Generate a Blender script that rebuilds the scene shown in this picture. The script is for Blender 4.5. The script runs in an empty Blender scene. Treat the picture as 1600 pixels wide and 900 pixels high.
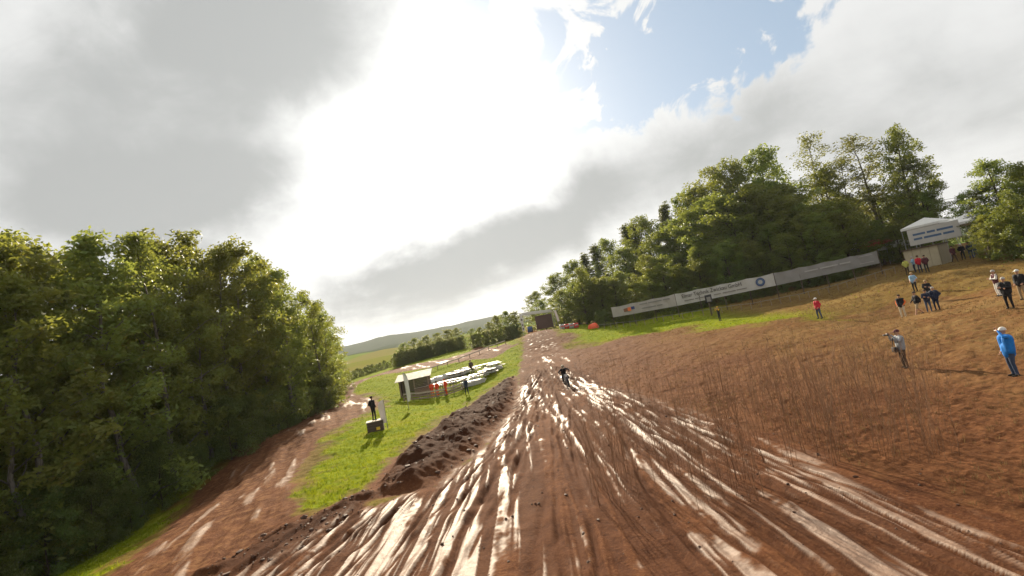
import bpy, bmesh, math, random
import numpy as np
from mathutils import Matrix, Vector
rng = np.random.default_rng(11); random.seed(11)
SC = bpy.context.scene; COL = SC.collection
# ------------------------------------------------------------------ camera
F = 760.0; RHO = math.radians(11.0); TH = math.radians(5.0); CAMZ = 5.0     # focal length in photo pixels, roll, pitch, height
def ray(px, py):
    u = (px-800)/F; v = (450-py)/F
    a = u*math.cos(RHO)+v*math.sin(RHO); b = -u*math.sin(RHO)+v*math.cos(RHO)
    return np.array([a, math.cos(TH)-b*math.sin(TH), math.sin(TH)+b*math.cos(TH)])
def at(px, py, d): return np.array([0, 0, CAMZ])+ray(px, py)*d
def azel(px, py):
    r = ray(px, py); return math.atan2(r[0], r[1]), math.atan2(r[2], math.hypot(r[0], r[1]))
cam = bpy.data.cameras.new('camera'); camo = bpy.data.objects.new('camera', cam); COL.objects.link(camo)
cam.sensor_width = 36; cam.lens = 36*F/1600; cam.clip_start = 0.1; cam.clip_end = 20000
fw = Vector((0, math.cos(TH), math.sin(TH))); up = Vector((0, -math.sin(TH), math.cos(TH))); rt = Vector((1, 0, 0))
cx = rt*math.cos(RHO)-up*math.sin(RHO); cy = rt*math.sin(RHO)+up*math.cos(RHO)
camo.matrix_world = Matrix((( cx.x, cy.x, -fw.x, 0), (cx.y, cy.y, -fw.y, 0), (cx.z, cy.z, -fw.z, CAMZ), (0, 0, 0, 1)))
SC.camera = camo
SC.view_settings.view_transform = 'Standard'; SC.view_settings.look = 'None'
SC.view_settings.exposure = 1.41; SC.view_settings.gamma = 1.0
SC.render.engine = 'CYCLES'
SC.cycles.use_denoising = True
SC.cycles.max_bounces = 6; SC.cycles.transparent_max_bounces = 8; SC.cycles.volume_bounces = 0
# ------------------------------------------------------------------ node helper
class N:
    """tiny expression builder for shader nodes"""
    def __init__(s, nt): s.nt = nt; s.k = 0
    def new(s, t, **kw):
        n = s.nt.nodes.new(t)
        for k, v in kw.items(): setattr(n, k, v)
        return n
    def link(s, a, b):
        if hasattr(a, 'is_output'): s.nt.links.new(a, b)
        else: b.default_value = a
    def m(s, op, a, b=0.0, c=0.0, clamp=False):
        n = s.new('ShaderNodeMath', operation=op, use_clamp=clamp)
        s.link(a, n.inputs[0]); s.link(b, n.inputs[1])
        if op in ('MULTIPLY_ADD', 'COMPARE', 'SMOOTH_MIN', 'WRAP'): s.link(c, n.inputs[2])
        return n.outputs[0]
    def add(s, *a):
        r = a[0]
        for x in a[1:]: r = s.m('ADD', r, x)
        return r
    def mul(s, *a):
        r = a[0]
        for x in a[1:]: r = s.m('MULTIPLY', r, x)
        return r
    def ss(s, x, lo, hi, a=0.0, b=1.0):
        n = s.new('ShaderNodeMapRange', interpolation_type='SMOOTHSTEP')
        s.link(x, n.inputs[0]); n.inputs[1].default_value = lo; n.inputs[2].default_value = hi
        n.inputs[3].default_value = a; n.inputs[4].default_value = b
        return n.outputs[0]
    def mix(s, f, a, b, mode='MIX'):
        n = s.new('ShaderNodeMix', data_type='RGBA', blend_type=mode)
        s.link(f, n.inputs[0])
        for v, i in ((a, 6), (b, 7)):
            if hasattr(v, 'is_output'): s.nt.links.new(v, n.inputs[i])
            else: n.inputs[i].default_value = (*v, 1)
        return n.outputs[2]
    def noise(s, vec, scale, detail=4, rough=0.55, dist=0.0, out='Fac'):
        n = s.new('ShaderNodeTexNoise')
        if vec is not None: s.nt.links.new(vec, n.inputs['Vector'])
        n.inputs['Scale'].default_value = scale; n.inputs['Detail'].default_value = detail
        n.inputs['Roughness'].default_value = rough; n.inputs['Distortion'].default_value = dist
        return n.outputs[out]
    def mapping(s, vec, scale=(1, 1, 1), rot=(0, 0, 0), loc=(0, 0, 0)):
        n = s.new('ShaderNodeMapping'); s.nt.links.new(vec, n.inputs[0])
        n.inputs['Scale'].default_value = scale; n.inputs['Rotation'].default_value = rot; n.inputs['Location'].default_value = loc
        return n.outputs[0]
    def attr(s, name):
        return s.new('ShaderNodeAttribute', attribute_name=name).outputs['Fac']
    def comb(s, x, y, z):
        n = s.new('ShaderNodeCombineXYZ')
        for i, v in enumerate((x, y, z)): s.link(v, n.inputs[i])
        return n.outputs[0]
# ------------------------------------------------------------------ world: Nishita sky with broken cloud in front of the sun
SUN_AZ, SUN_EL = math.radians(-8.0), math.radians(24.0)
SKY_STRENGTH = 0.05
W = bpy.data.worlds.new('World'); SC.world = W; W.use_nodes = True
def build_sky():
    nt = W.node_tree; nt.nodes.clear(); n = N(nt)
    sky = n.new('ShaderNodeTexSky', sky_type='NISHITA'); sky.sun_disc = False
    sky.sun_elevation = SUN_EL; sky.sun_rotation = SUN_AZ
    sky.air_density = 1.0; sky.dust_density = 1.5; sky.ozone_density = 1.5
    tc = n.new('ShaderNodeTexCoord'); d = tc.outputs['Generated']
    sp = n.new('ShaderNodeSeparateXYZ'); nt.links.new(d, sp.inputs[0]); x, y, z = sp.outputs
    az = n.m('ARCTAN2', x, y); el = n.m('ARCSINE', z)
    zz = n.add(n.m('MAXIMUM', z, 0.0), 0.12)
    q = n.comb(n.m('DIVIDE', x, zz), n.m('DIVIDE', y, zz), 0.0)
    w1 = n.noise(q, 1.1, 7, 0.58, 0.3); w2 = n.noise(n.mapping(q, loc=(7.3, 2.2, 1.0)), 0.55, 5, 0.55, 0.2)
    wd = n.noise(d, 5.0, 8, 0.6, 0.4); wd2 = n.noise(n.mapping(d, loc=(3.1, 1.7, 4.0)), 2.6, 6, 0.58, 0.3)
    # direction warped by turbulence so the cloud edges billow
    azw = n.add(az, n.mul(n.add(wd, -0.5), 0.20)); elw = n.add(el, n.mul(n.add(wd2, -0.5), 0.22))
    def blob(px, py, sx, sy, rot=0.0, p=1.0):
        a0, e0 = azel(px, py); c, s_ = math.cos(math.radians(rot)), math.sin(math.radians(rot))
        da = n.add(azw, -a0); de = n.add(elw, -e0)
        u = n.mul(n.add(n.mul(da, c), n.mul(de, s_)), 1/math.radians(sx)); v = n.mul(n.add(n.mul(da, -s_), n.mul(de, c)), 1/math.radians(sy))
        r2 = n.add(n.mul(u, u), n.mul(v, v))
        return n.m('POWER', 2.718, n.mul(r2, -p))
    # where the cloud breaks open (blue) and where its base is thick and grey
    hole = n.add(blob(985, 105, 11.5, 7.5, -8), n.mul(blob(1130, 60, 8, 7, 0), 0.7), n.mul(blob(905, 165, 5, 5, 0), 0.9), n.mul(blob(735, 50, 5.0, 3.5), 1.0), n.mul(blob(1200, -30, 14, 6), 0.8),
                 n.mul(blob(470, 385, 4, 1.2), 0.45), n.mul(blob(315, 415, 3, 1.2), 0.5), n.mul(blob(1080, 10, 9, 4), 0.6))
    thick = n.add(n.mul(blob(400, 50, 19, 9.5, 0), 1.15), n.mul(blob(90, 250, 14, 9), 0.75), n.mul(blob(280, 310, 12, 4.0, 8), 1.0),
                  n.mul(blob(680, 430, 15, 4.6, 14), 1.25), n.mul(blob(900, 330, 13, 4.5, 8), 0.8), n.mul(blob(1150, 200, 14, 5.0, 12), 0.62), n.mul(blob(1450, 190, 16, 7, 10), 0.7))
    w3 = n.noise(n.mapping(d, loc=(1.3, 5.2, 0.4)), 9.0, 7, 0.6, 0.5)
    cover = n.add(n.mul(w1, 0.45), n.mul(wd, 0.45), n.mul(n.add(w3, -0.5), n.add(0.30, n.mul(hole, 1.5))), n.mul(hole, -0.29), 0.26)
    D = n.ss(cover, 0.40, 0.52)
    T = n.ss(n.add(n.mul(thick, 0.80), n.mul(n.add(w2, -0.5), 0.9), n.mul(n.add(w1, -0.5), 0.6), n.mul(n.add(w3, -0.5), 0.45), n.mul(n.add(wd, -0.5), 0.4)), 0.12, 0.85)
    # light scattered forward through the cloud around the sun
    sd = (math.sin(SUN_AZ)*math.cos(SUN_EL), math.cos(SUN_AZ)*math.cos(SUN_EL), math.sin(SUN_EL))
    dot = n.m('MAXIMUM', n.add(n.mul(x, sd[0]), n.mul(y, sd[1]), n.mul(z, sd[2])), 0.0)
    glow = n.add(n.mul(n.m('POWER', dot, 12.0), 0.36), n.mul(n.m('POWER', dot, 60.0), 0.95))
    thin = n.mix(0.5, (8.6, 8.6, 8.4), (8.0, 8.1, 8.2))
    cl = n.mix(T, thin, (4.8, 4.95, 4.9))
    gl = n.new('ShaderNodeMix', data_type='RGBA', blend_type='ADD'); gl.inputs[0].default_value = 1.0
    gcol = n.mix(n.mul(glow, n.add(1.0, n.mul(T, -0.85))), (0, 0, 0), (9.0, 8.9, 8.5))
    nt.links.new(cl, gl.inputs[6]); nt.links.new(gcol, gl.inputs[7])
    skyc = n.mix(0.55, sky.outputs[0], (5.0, 6.6, 8.2))
    skyg = n.mix(1.0, skyc, n.mix(n.mul(glow, 0.55), (0, 0, 0), (9, 8.9, 8.6)), 'ADD')
    col = n.mix(D, skyg, gl.outputs[2])
    bg = n.new('ShaderNodeBackground'); bg.inputs[1].default_value = SKY_STRENGTH; nt.links.new(n.mix(1.0, col, (0.75, 0.75, 0.75), 'MULTIPLY'), bg.inputs[0])
    out = n.new('ShaderNodeOutputWorld'); nt.links.new(bg.outputs[0], out.inputs[0])
build_sky()
sl = bpy.data.lights.new('sun', 'SUN'); sl.energy = 5.0; sl.angle = math.radians(0.6); sl.color = (1.0, 0.87, 0.66)
so = bpy.data.objects.new('sun', sl); COL.objects.link(so); so.location = (0, 0, 60)
so.rotation_euler = (math.pi/2-SUN_EL, 0, math.pi-SUN_AZ)   # lamp shines along -Z; tilted to come from the sun's azimuth
sdir = Vector((math.sin(SUN_AZ)*math.cos(SUN_EL), math.cos(SUN_AZ)*math.cos(SUN_EL), math.sin(SUN_EL)))
so.rotation_euler = sdir.to_track_quat('Z', 'Y').to_euler()
# ------------------------------------------------------------------ object helpers
def tag(o, label=None, cat=None, group=None, kind=None):
    if label: o['label'] = label
    if cat: o['category'] = cat
    if group: o['group'] = group
    if kind: o['kind'] = kind
    return o
def link(o, parent=None):
    COL.objects.link(o)
    if parent: o.parent = parent
    return o
def thing(name, loc, rz, label, cat, group=None):
    o = bpy.data.objects.new(name, None); o.empty_display_size = 0.3; COL.objects.link(o)
    o.location = loc; o.rotation_euler = (0, 0, rz)
    return tag(o, label, cat, group)
def mesh_np(name, V, quads, mat=None, smooth=True, tris=None):
    me = bpy.data.meshes.new(name); V = np.asarray(V, np.float32)
    q = np.asarray(quads, np.int32).reshape(-1, 4) if quads is not None and len(quads) else np.zeros((0, 4), np.int32)
    t = np.asarray(tris, np.int32).reshape(-1, 3) if tris is not None and len(tris) else np.zeros((0, 3), np.int32)
    me.vertices.add(len(V)); me.vertices.foreach_set('co', V.ravel())
    idx = np.concatenate([q.ravel(), t.ravel()]); me.loops.add(len(idx)); me.loops.foreach_set('vertex_index', idx)
    nf = len(q)+len(t); me.polygons.add(nf)
    st = np.concatenate([np.arange(len(q))*4, len(q)*4+np.arange(len(t))*3]).astype(np.int32)
    me.polygons.foreach_set('loop_start', st)
    me.polygons.foreach_set('use_smooth', np.full(nf, smooth))
    me.update(calc_edges=True); me.validate()
    if mat: me.materials.append(mat)
    return me
# ------------------------------------------------------------------ numpy noise
def hash2(i, j, seed):
    h = (i.astype(np.int64)*374761393+j.astype(np.int64)*668265263+seed*69069) & 0xffffffff
    h = ((h ^ (h >> 13))*1274126177) & 0xffffffff
    return ((h ^ (h >> 16)) & 0xffff)/65535.0
def vnoise(x, y, seed=0):
    i = np.floor(x); j = np.floor(y); fx = x-i; fy = y-j; fx = fx*fx*(3-2*fx); fy = fy*fy*(3-2*fy)
    a = hash2(i, j, seed); b = hash2(i+1, j, seed); c = hash2(i, j+1, seed); d = hash2(i+1, j+1, seed)
    return (a*(1-fx)+b*fx)*(1-fy)+(c*(1-fx)+d*fx)*fy-0.5
def fbm(x, y, oct=4, seed=0):
    r = 0; amp = 1.0
    for o in range(oct): r = r+amp*vnoise(x*2**o+17.3*o, y*2**o-9.1*o, seed+o); amp *= 0.5
    return r
def sstep(x, lo, hi):
    t = np.clip((x-lo)/(hi-lo), 0, 1); return t*t*(3-2*t)
# ------------------------------------------------------------------ terrain: smooth base from measured points
CP = [(0,0,0),(-8,6,0),(8,6,0),(0,14,0),(-8,16,0),(20,0,0.3),(-16,0,-0.8),(0,-30,0),(30,-20,0.5),(-40,-20,-2),(0,28,0),(10,24,0),
  (17.7,18.5,0),(16.9,22.7,0),(3,40.9,-0.3),(24.5,40.8,1.3),(24,59.7,1.5),(28,36.5,0.5),(30,37.5,0.2),(26.5,27,0.9),(31,32.1,1.3),(40,20,1.2),(60,10,2),
  (38,45.4,2.7),(46.7,50.3,3.3),(56,60,3.2),(35.3,55.5,1.9),(41,53,3.0),(23,62.5,1.9),(45,64,3.3),(16,70,2.1),(15,76,2.7),(11.4,78,2.8),(70,45,3.5),(60,80,4.5),(30,90,4),
  (0.6,43.8,-0.1),(1.9,61,1.0),(2.8,73,2.7),(3.4,84,4.25),(3.8,92,4.0),(4,110,3.4),(-0.6,62,1.2),(-0.6,80,3.5),(5.2,66,1.4),(9,86,3.5),(20,110,3.5),
  (-1.8,50.6,0.1),(-6.8,51.8,-0.7),(-10.8,56.1,-0.1),(-14,57,0.3),(-11.6,35.8,-0.1),(-11.7,46,-0.3),(-6.8,45.7,-1.0),(-7.2,28.6,-0.4),(-12,22,-0.1),
  (-18.3,25.6,-0.9),(-14.6,16.3,-0.4),(-24,40,-0.1),(-24,52,0.2),(-29.5,77,0.8),(-34,92,1.0),(-23.5,89,2.0),(-14,88,2.2),(-9.2,90,2.5),(-4.5,90,2.3),(-18,120,3.6),(-40,120,2.0),
  (-24,26,-2.4),(-28,33,-2.0),(-31,50,-1.2),(-36,75,-0.3),(-45,30,-2.5),(-50,60,-1.5),(-40,0,-2.5),(-20,70,0.9),(-10,70,1.0),(-60,-20,-3),(-70,100,1.0)]
CP = np.array(CP, float)
def tps(r2): return 0.5*r2*np.log(r2+1e-9)
def fit():
    n = len(CP); d2 = ((CP[:, None, :2]-CP[None, :, :2])**2).sum(-1)
    A = np.zeros((n+3, n+3)); A[:n, :n] = tps(d2)+np.eye(n)*8.0; A[:n, n] = 1; A[:n, n+1:] = CP[:, :2]; A[n, :n] = 1; A[n+1:, :n] = CP[:, :2].T
    return np.linalg.solve(A, np.concatenate([CP[:, 2], np.zeros(3)]))
RB = fit()
HILL_AZ = np.radians([-90, -60, -35, -24, -19.5, -16, -12, -9, -6, -3, 0, 5, 20, 60, 90])
HILL_EL = np.radians([1.8, 1.9, 1.9, 1.95, 2.0, 2.3, 2.1, 2.2, 2.3, 2.3, 2.0, 1.6, 1.5, 2.5, 2.0])
def base(x, y):
    x = np.asarray(x, float); y = np.asarray(y, float); r = np.hypot(x, y); z = np.full(x.shape, RB[-3])+RB[-2]*x+RB[-1]*y
    sc = np.minimum(1, 125/np.maximum(r, 1)); xx, yy = x*sc, y*sc          # beyond 125 m hold the rim value, then take the far land
    z = np.full(x.shape, RB[-3])+RB[-2]*xx+RB[-1]*yy
    for k in range(len(CP)): z = z+RB[k]*tps((xx-CP[k, 0])**2+(yy-CP[k, 1])**2)
    az = np.arctan2(x, y); lr = np.log(np.maximum(r, 1))
    hz = np.interp(az, HILL_AZ, HILL_EL)
    el = np.interp(lr, np.log([110, 170, 260, 420, 700, 1200, 1900, 3500]), [0, -0.006, 0.002, 0.014, 0.0165, 0.022, 0.04, 0.012])
    far = r*(el*hz/0.04)+3.0*fbm(x/140, y/140, 3, 5)*np.clip((r-150)/150, 0, 3)+1.5+14*fbm(x/600, y/600, 3, 9)*np.clip((r-500)/700, 0, 1)
    t = sstep(r, 112, 190)
    return z*(1-t)+far*t
def hit(px, py, dmax=600):
    r = ray(px, py); d = np.geomspace(4, dmax, 900); P = np.array([0, 0, CAMZ])[None]+d[:, None]*r[None]
    g = P[:, 2]-base(P[:, 0], P[:, 1]); k = np.nonzero(g < 0)[0]
    if len(k) == 0: return P[-1, :2]
    i = k[0]
    if i == 0: return P[0, :2]
    t = g[i-1]/(g[i-1]-g[i]); return (P[i-1]+(P[i]-P[i-1])*t)[:2]
def poly(pts): return np.array([p[1:] if p[0] == 'w' else hit(*p) for p in pts], float)
def sdist(x, y, P):
    """signed distance to polygon (positive inside)"""
    best = np.full(x.shape, 1e9); ins = np.zeros(x.shape, bool); n = len(P)
    for i in range(n):
        ax, ay = P[i]; bx, by = P[(i+1) % n]; ex, ey = bx-ax, by-ay; L = ex*ex+ey*ey+1e-9
        t = np.clip(((x-ax)*ex+(y-ay)*ey)/L, 0, 1); best = np.minimum(best, (x-ax-t*ex)**2+(y-ay-t*ey)**2)
        c = ((ay > y) != (by > y)) & (x < (bx-ax)*(y-ay)/(by-ay+1e-12)+ax); ins ^= c
    return np.where(ins, 1, -1)*np.sqrt(best)
Z_MAIN = poly([(826,517),(818,545),(812,575),(806,600),(798,640),(745,700),(670,758),(590,785),(560,770),(500,800),(430,800),(330,900),('w',-12,9),('w',-14,-15),('w',30,-15),('w',24,8),(1590,800),(1400,735),(1200,672),(1050,630),(960,598),(915,575),(893,552),(880,540),(868,519),('w',4.6,95),('w',0.5,95)])
Z_SIDE = poly([(140,925),(235,850),(300,775),(375,703),(430,678),(480,652),(508,628),(522,612),(545,600),(590,585),(625,574),(700,560),(738,548),(790,543),(812,536),(770,560),(735,562),(700,569),(625,582),(580,590),(556,603),(552,614),(580,622),(598,630),(560,650),(505,680),(482,715),(455,760),(470,800),(330,905),('w',-14,-10),('w',-20,-10)])
Z_BERM = poly([(806,592),(800,640),(745,705),(668,762),(600,775),(585,764),(625,716),(690,665),(752,622),(796,590)])
Z_BERM2 = poly([(610,768),(560,800),(440,872),(330,915),(300,905),(420,835),(520,790),(570,765)])
Z_GREENR = poly([(868,516),(884,543),(930,538),(1000,524),(1080,512),(1180,506),(1290,496),(1400,470),(1600,440),('w',80,70),('w',50,100),('w',5,100)])
Z_FARTRK = poly([(735,548),(745,541),(770,543),(800,538),(790,548),(760,556),(740,556)])
APEX = (2.3, 62.0)
def rut_field(x, y):
    """tyre ruts fanning out from the foot of the hill"""
    dx = x-APEX[0]; dy = APEX[1]-y; ph = np.arctan2(dx, dy); r = np.hypot(dx, dy); h = np.zeros(x.shape)
    R = np.random.default_rng(5)
    if x.size < 3: return h, ph, r
    full_shape = x.shape; sel = (np.degrees(np.abs(ph)) < 26) & (r > 3) & (y > 2); full = (h, ph, r); ph, r, h = ph[sel], r[sel], h[sel]
    for k in range(230):
        p1 = math.radians(R.uniform(-18, 16)); p0 = math.radians(R.uniform(-12, 7)); L = R.uniform(6, 30)
        if k < 50: p1 = math.radians(R.uniform(1, 14))
        a, f, s = R.uniform(0.0, 0.010), R.uniform(0.1, 0.35), R.uniform(0, 6)
        w = R.uniform(0.055, 0.12); dep = R.uniform(0.03, 0.085)
        if p1 > math.radians(7): w = max(w, 0.10)
        r0 = R.uniform(2, 40); r1 = r0+R.uniform(8, 40)          # each rut starts and ends somewhere
        path = p1+(p0-p1)*np.exp(-np.maximum(r-6, 0)/L)+a*np.sin(r*f+s)
        l = np.abs((ph-path)*r); g = sstep(r, r0, r0+3)*(1-sstep(r, r1-4, r1))*sstep(r, 4, 12)*(0.55+0.9*vnoise(r*1.3+7*k, r*0+k, 77))
        h += g*dep*(-np.exp(-(l/w)**2)+0.6*np.exp(-((l-2.1*w)/w)**2))
    full[0][sel] = np.clip(h, -0.2, 0.13); return full
def terrain(x, y, full=True):
    z = base(x, y); M = {}
    rr = np.hypot(x, y); near = rr < 160
    edge = 0.5*fbm(x*0.9, y*0.9, 3, 3)+0.45*fbm(x*2.6, y*2.6, 3, 8)
    main = sdist(x, y, Z_MAIN)+edge*1.0; side = sdist(x, y, Z_SIDE)+edge*0.9; berm = sdist(x, y, Z_BERM)+edge*0.5; b2 = sdist(x, y, Z_BERM2)+edge*0.6
    far = sdist(x, y, Z_FARTRK)+edge; gr = sdist(x, y, Z_GREENR)+fbm(x*0.25, y*0.25, 3, 12)*5
    M['d_main'] = main; M['d_side'] = np.maximum(side, far); M['d_berm'] = berm
    mud = np.maximum.reduce([sstep(main, -0.3, 0.3), sstep(side, -0.3, 0.25), sstep(berm, -0.9, -0.2), sstep(far, -0.3, 0.4), sstep(b2, -0.6, 0.2)])
    soil = 0.92*sstep(sdist(x, y, Z_MAIN)+4.0*fbm(x*0.22, y*0.22, 4, 14)+2.0*fbm(x*1.1, y*1.1, 2, 16), -19, -3)*sstep(x-0.0*y, 2, 5)*(1-sstep(gr, -1.5, 1.5))
    worn = 0.75*sstep(np.maximum.reduce([side, berm, b2])+1.8*fbm(x*0.9, y*0.9, 4, 111), -1.7, 0.0)*(x < 4)*(rr < 70)
    mudfull = mud; mud = np.maximum(np.maximum(mud, soil), worn)
    h, ph, r = rut_field(x, y)
    mm = sstep(main, -0.2, 1.2)
    rough = fbm(x*2.2, y*2.2, 4, 21)
    z = z+mm*(1.25*h+0.10*fbm(x*0.35, y*0.35, 3, 31)+0.03*rough)
    # stretched unevenness along the riding direction
    st = fbm(ph*r*1.6, r*0.22, 3, 41); z = z+mm*0.07*st
    sm = sstep(side, -0.2, 1.0)*(1-mm); ca, sa = math.cos(math.radians(22)), math.sin(math.radians(22))
    sx, sy = x*ca+y*sa, -x*sa+y*ca
    sst = fbm(sx*1.5, sy*0.18, 4, 51); z = z+sm*(0.16*sst+0.05*rough)
    # earth heaped up between the main track and the grass
    bh = sstep(berm, -0.15, 1.15)
    z = z+bh*(0.50+0.50*fbm(x*0.7, y*0.7, 4, 61)+0.16*np.abs(fbm(x*2.6, y*2.6, 3, 62)))
    b2h = sstep(b2, -0.2, 0.8); z = z+b2h*(0.08+0.40*np.maximum(0, fbm(x*0.9, y*0.9, 4, 65)))
    # grass and rough field
    gm = (1-mudfull)*near; z = z+gm*(0.10*fbm(x*0.8, y*0.8, 3, 71)+0.06*fbm(x*3, y*3, 2, 75)+0.05*fbm(x*7, y*7, 2, 76))
    dryc = sstep(x+0.10*(y-20), 3.0, 8.0)*sstep(y, -60, -10)*(1-sstep(gr, -2.5, 2.5))
    dry = np.maximum(dryc, 0.88*sstep(x-0.1*(y-50)+2.5*fbm(x*0.15, y*0.15, 3, 15), 22, 30))*near
    # wet shine: slicks between the ruts, whose glare is painted pale in the colour
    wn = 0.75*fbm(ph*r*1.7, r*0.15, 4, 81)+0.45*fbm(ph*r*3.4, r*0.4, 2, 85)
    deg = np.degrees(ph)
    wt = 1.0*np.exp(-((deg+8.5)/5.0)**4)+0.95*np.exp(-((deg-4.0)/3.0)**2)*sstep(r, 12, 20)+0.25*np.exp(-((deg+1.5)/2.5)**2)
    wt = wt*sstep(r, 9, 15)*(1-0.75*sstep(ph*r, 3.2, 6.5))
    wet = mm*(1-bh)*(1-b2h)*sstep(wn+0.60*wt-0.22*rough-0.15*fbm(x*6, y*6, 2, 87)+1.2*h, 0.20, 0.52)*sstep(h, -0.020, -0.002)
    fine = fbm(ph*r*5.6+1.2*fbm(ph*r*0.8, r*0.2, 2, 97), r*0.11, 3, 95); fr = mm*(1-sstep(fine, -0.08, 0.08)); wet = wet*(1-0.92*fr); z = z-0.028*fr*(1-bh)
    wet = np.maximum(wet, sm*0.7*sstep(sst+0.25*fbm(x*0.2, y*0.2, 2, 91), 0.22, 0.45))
    M.update(mud=mud, soil=soil*(1-mudfull), wet=wet, rut=np.maximum(mm*sstep(-h, 0.0, 0.06), 0.75*fr*sstep(r, 6, 14)), dry=dry, berm=np.maximum(bh, 0.8*b2h), side=sm, far=sstep(rr, 140, 230))
    return z, M
def zt(x, y): return float(terrain(np.array([float(x)]), np.array([float(y)]))[0][0])
def hit3(px, py):
    p = hit(px, py); return (p[0], p[1], zt(p[0], p[1]))
# ------------------------------------------------------------------ materials
def mat(name, fn):
    m = bpy.data.materials.new(name); m.use_nodes = True; nt = m.node_tree; nt.nodes.clear(); n = N(nt)
    out = n.new('ShaderNodeOutputMaterial'); fn(n, out); return m
def principled(n, out, col, rough=0.6, spec=0.5, metal=0.0, bump=None, bs=0.3, bd=0.02):
    b = n.new('ShaderNodeBsdfPrincipled')
    for v, k in ((col, 'Base Color'), (rough, 'Roughness'), (spec, 'Specular IOR Level'), (metal, 'Metallic')):
        if hasattr(v, 'is_output'): n.nt.links.new(v, b.inputs[k])
        else: b.inputs[k].default_value = (*v, 1) if isinstance(v, tuple) else v
    if bump is not None:
        bn = n.new('ShaderNodeBump'); n.link(bump, bn.inputs['Height'])
        bn.inputs['Strength'].default_value = bs; bn.inputs['Distance'].default_value = bd
        n.nt.links.new(bn.outputs[0], b.inputs['Normal'])
    n.nt.links.new(b.outputs[0], out.inputs[0]); return b
def paint(name, col, rough=0.55, var=0.18, scale=6.0, metal=0.0, spec=0.4):
    """plain coloured surface with uneven tone and a little dirt"""
    def f(n, out):
        tc = n.new('ShaderNodeTexCoord').outputs['Object']
        a = n.noise(tc, scale, 5, 0.6); b = n.noise(tc, scale*7, 3, 0.6)
        k = n.ss(n.add(n.mul(a, 0.7), n.mul(b, 0.3)), 0.3, 0.7)
        c = n.mix(k, tuple(x*(1-var) for x in col), tuple(min(1, x*(1+var)) for x in col))
        principled(n, out, c, n.ss(a, 0.3, 0.7, rough*0.85, min(1, rough*1.15)), spec, metal, b, 0.15, 0.01)
    return mat(name, f)
def timber(name, col):
    def f(n, out):
        tc = n.new('ShaderNodeTexCoord').outputs['Object']
        g = n.noise(n.mapping(tc, (2, 22, 22)), 1.5, 5, 0.65, 0.6)
        c = n.mix(n.ss(g, 0.3, 0.7), tuple(x*0.6 for x in col), col)
        principled(n, out, c, 0.8, 0.25, 0, g, 0.4, 0.01)
    return mat(name, f)
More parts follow.
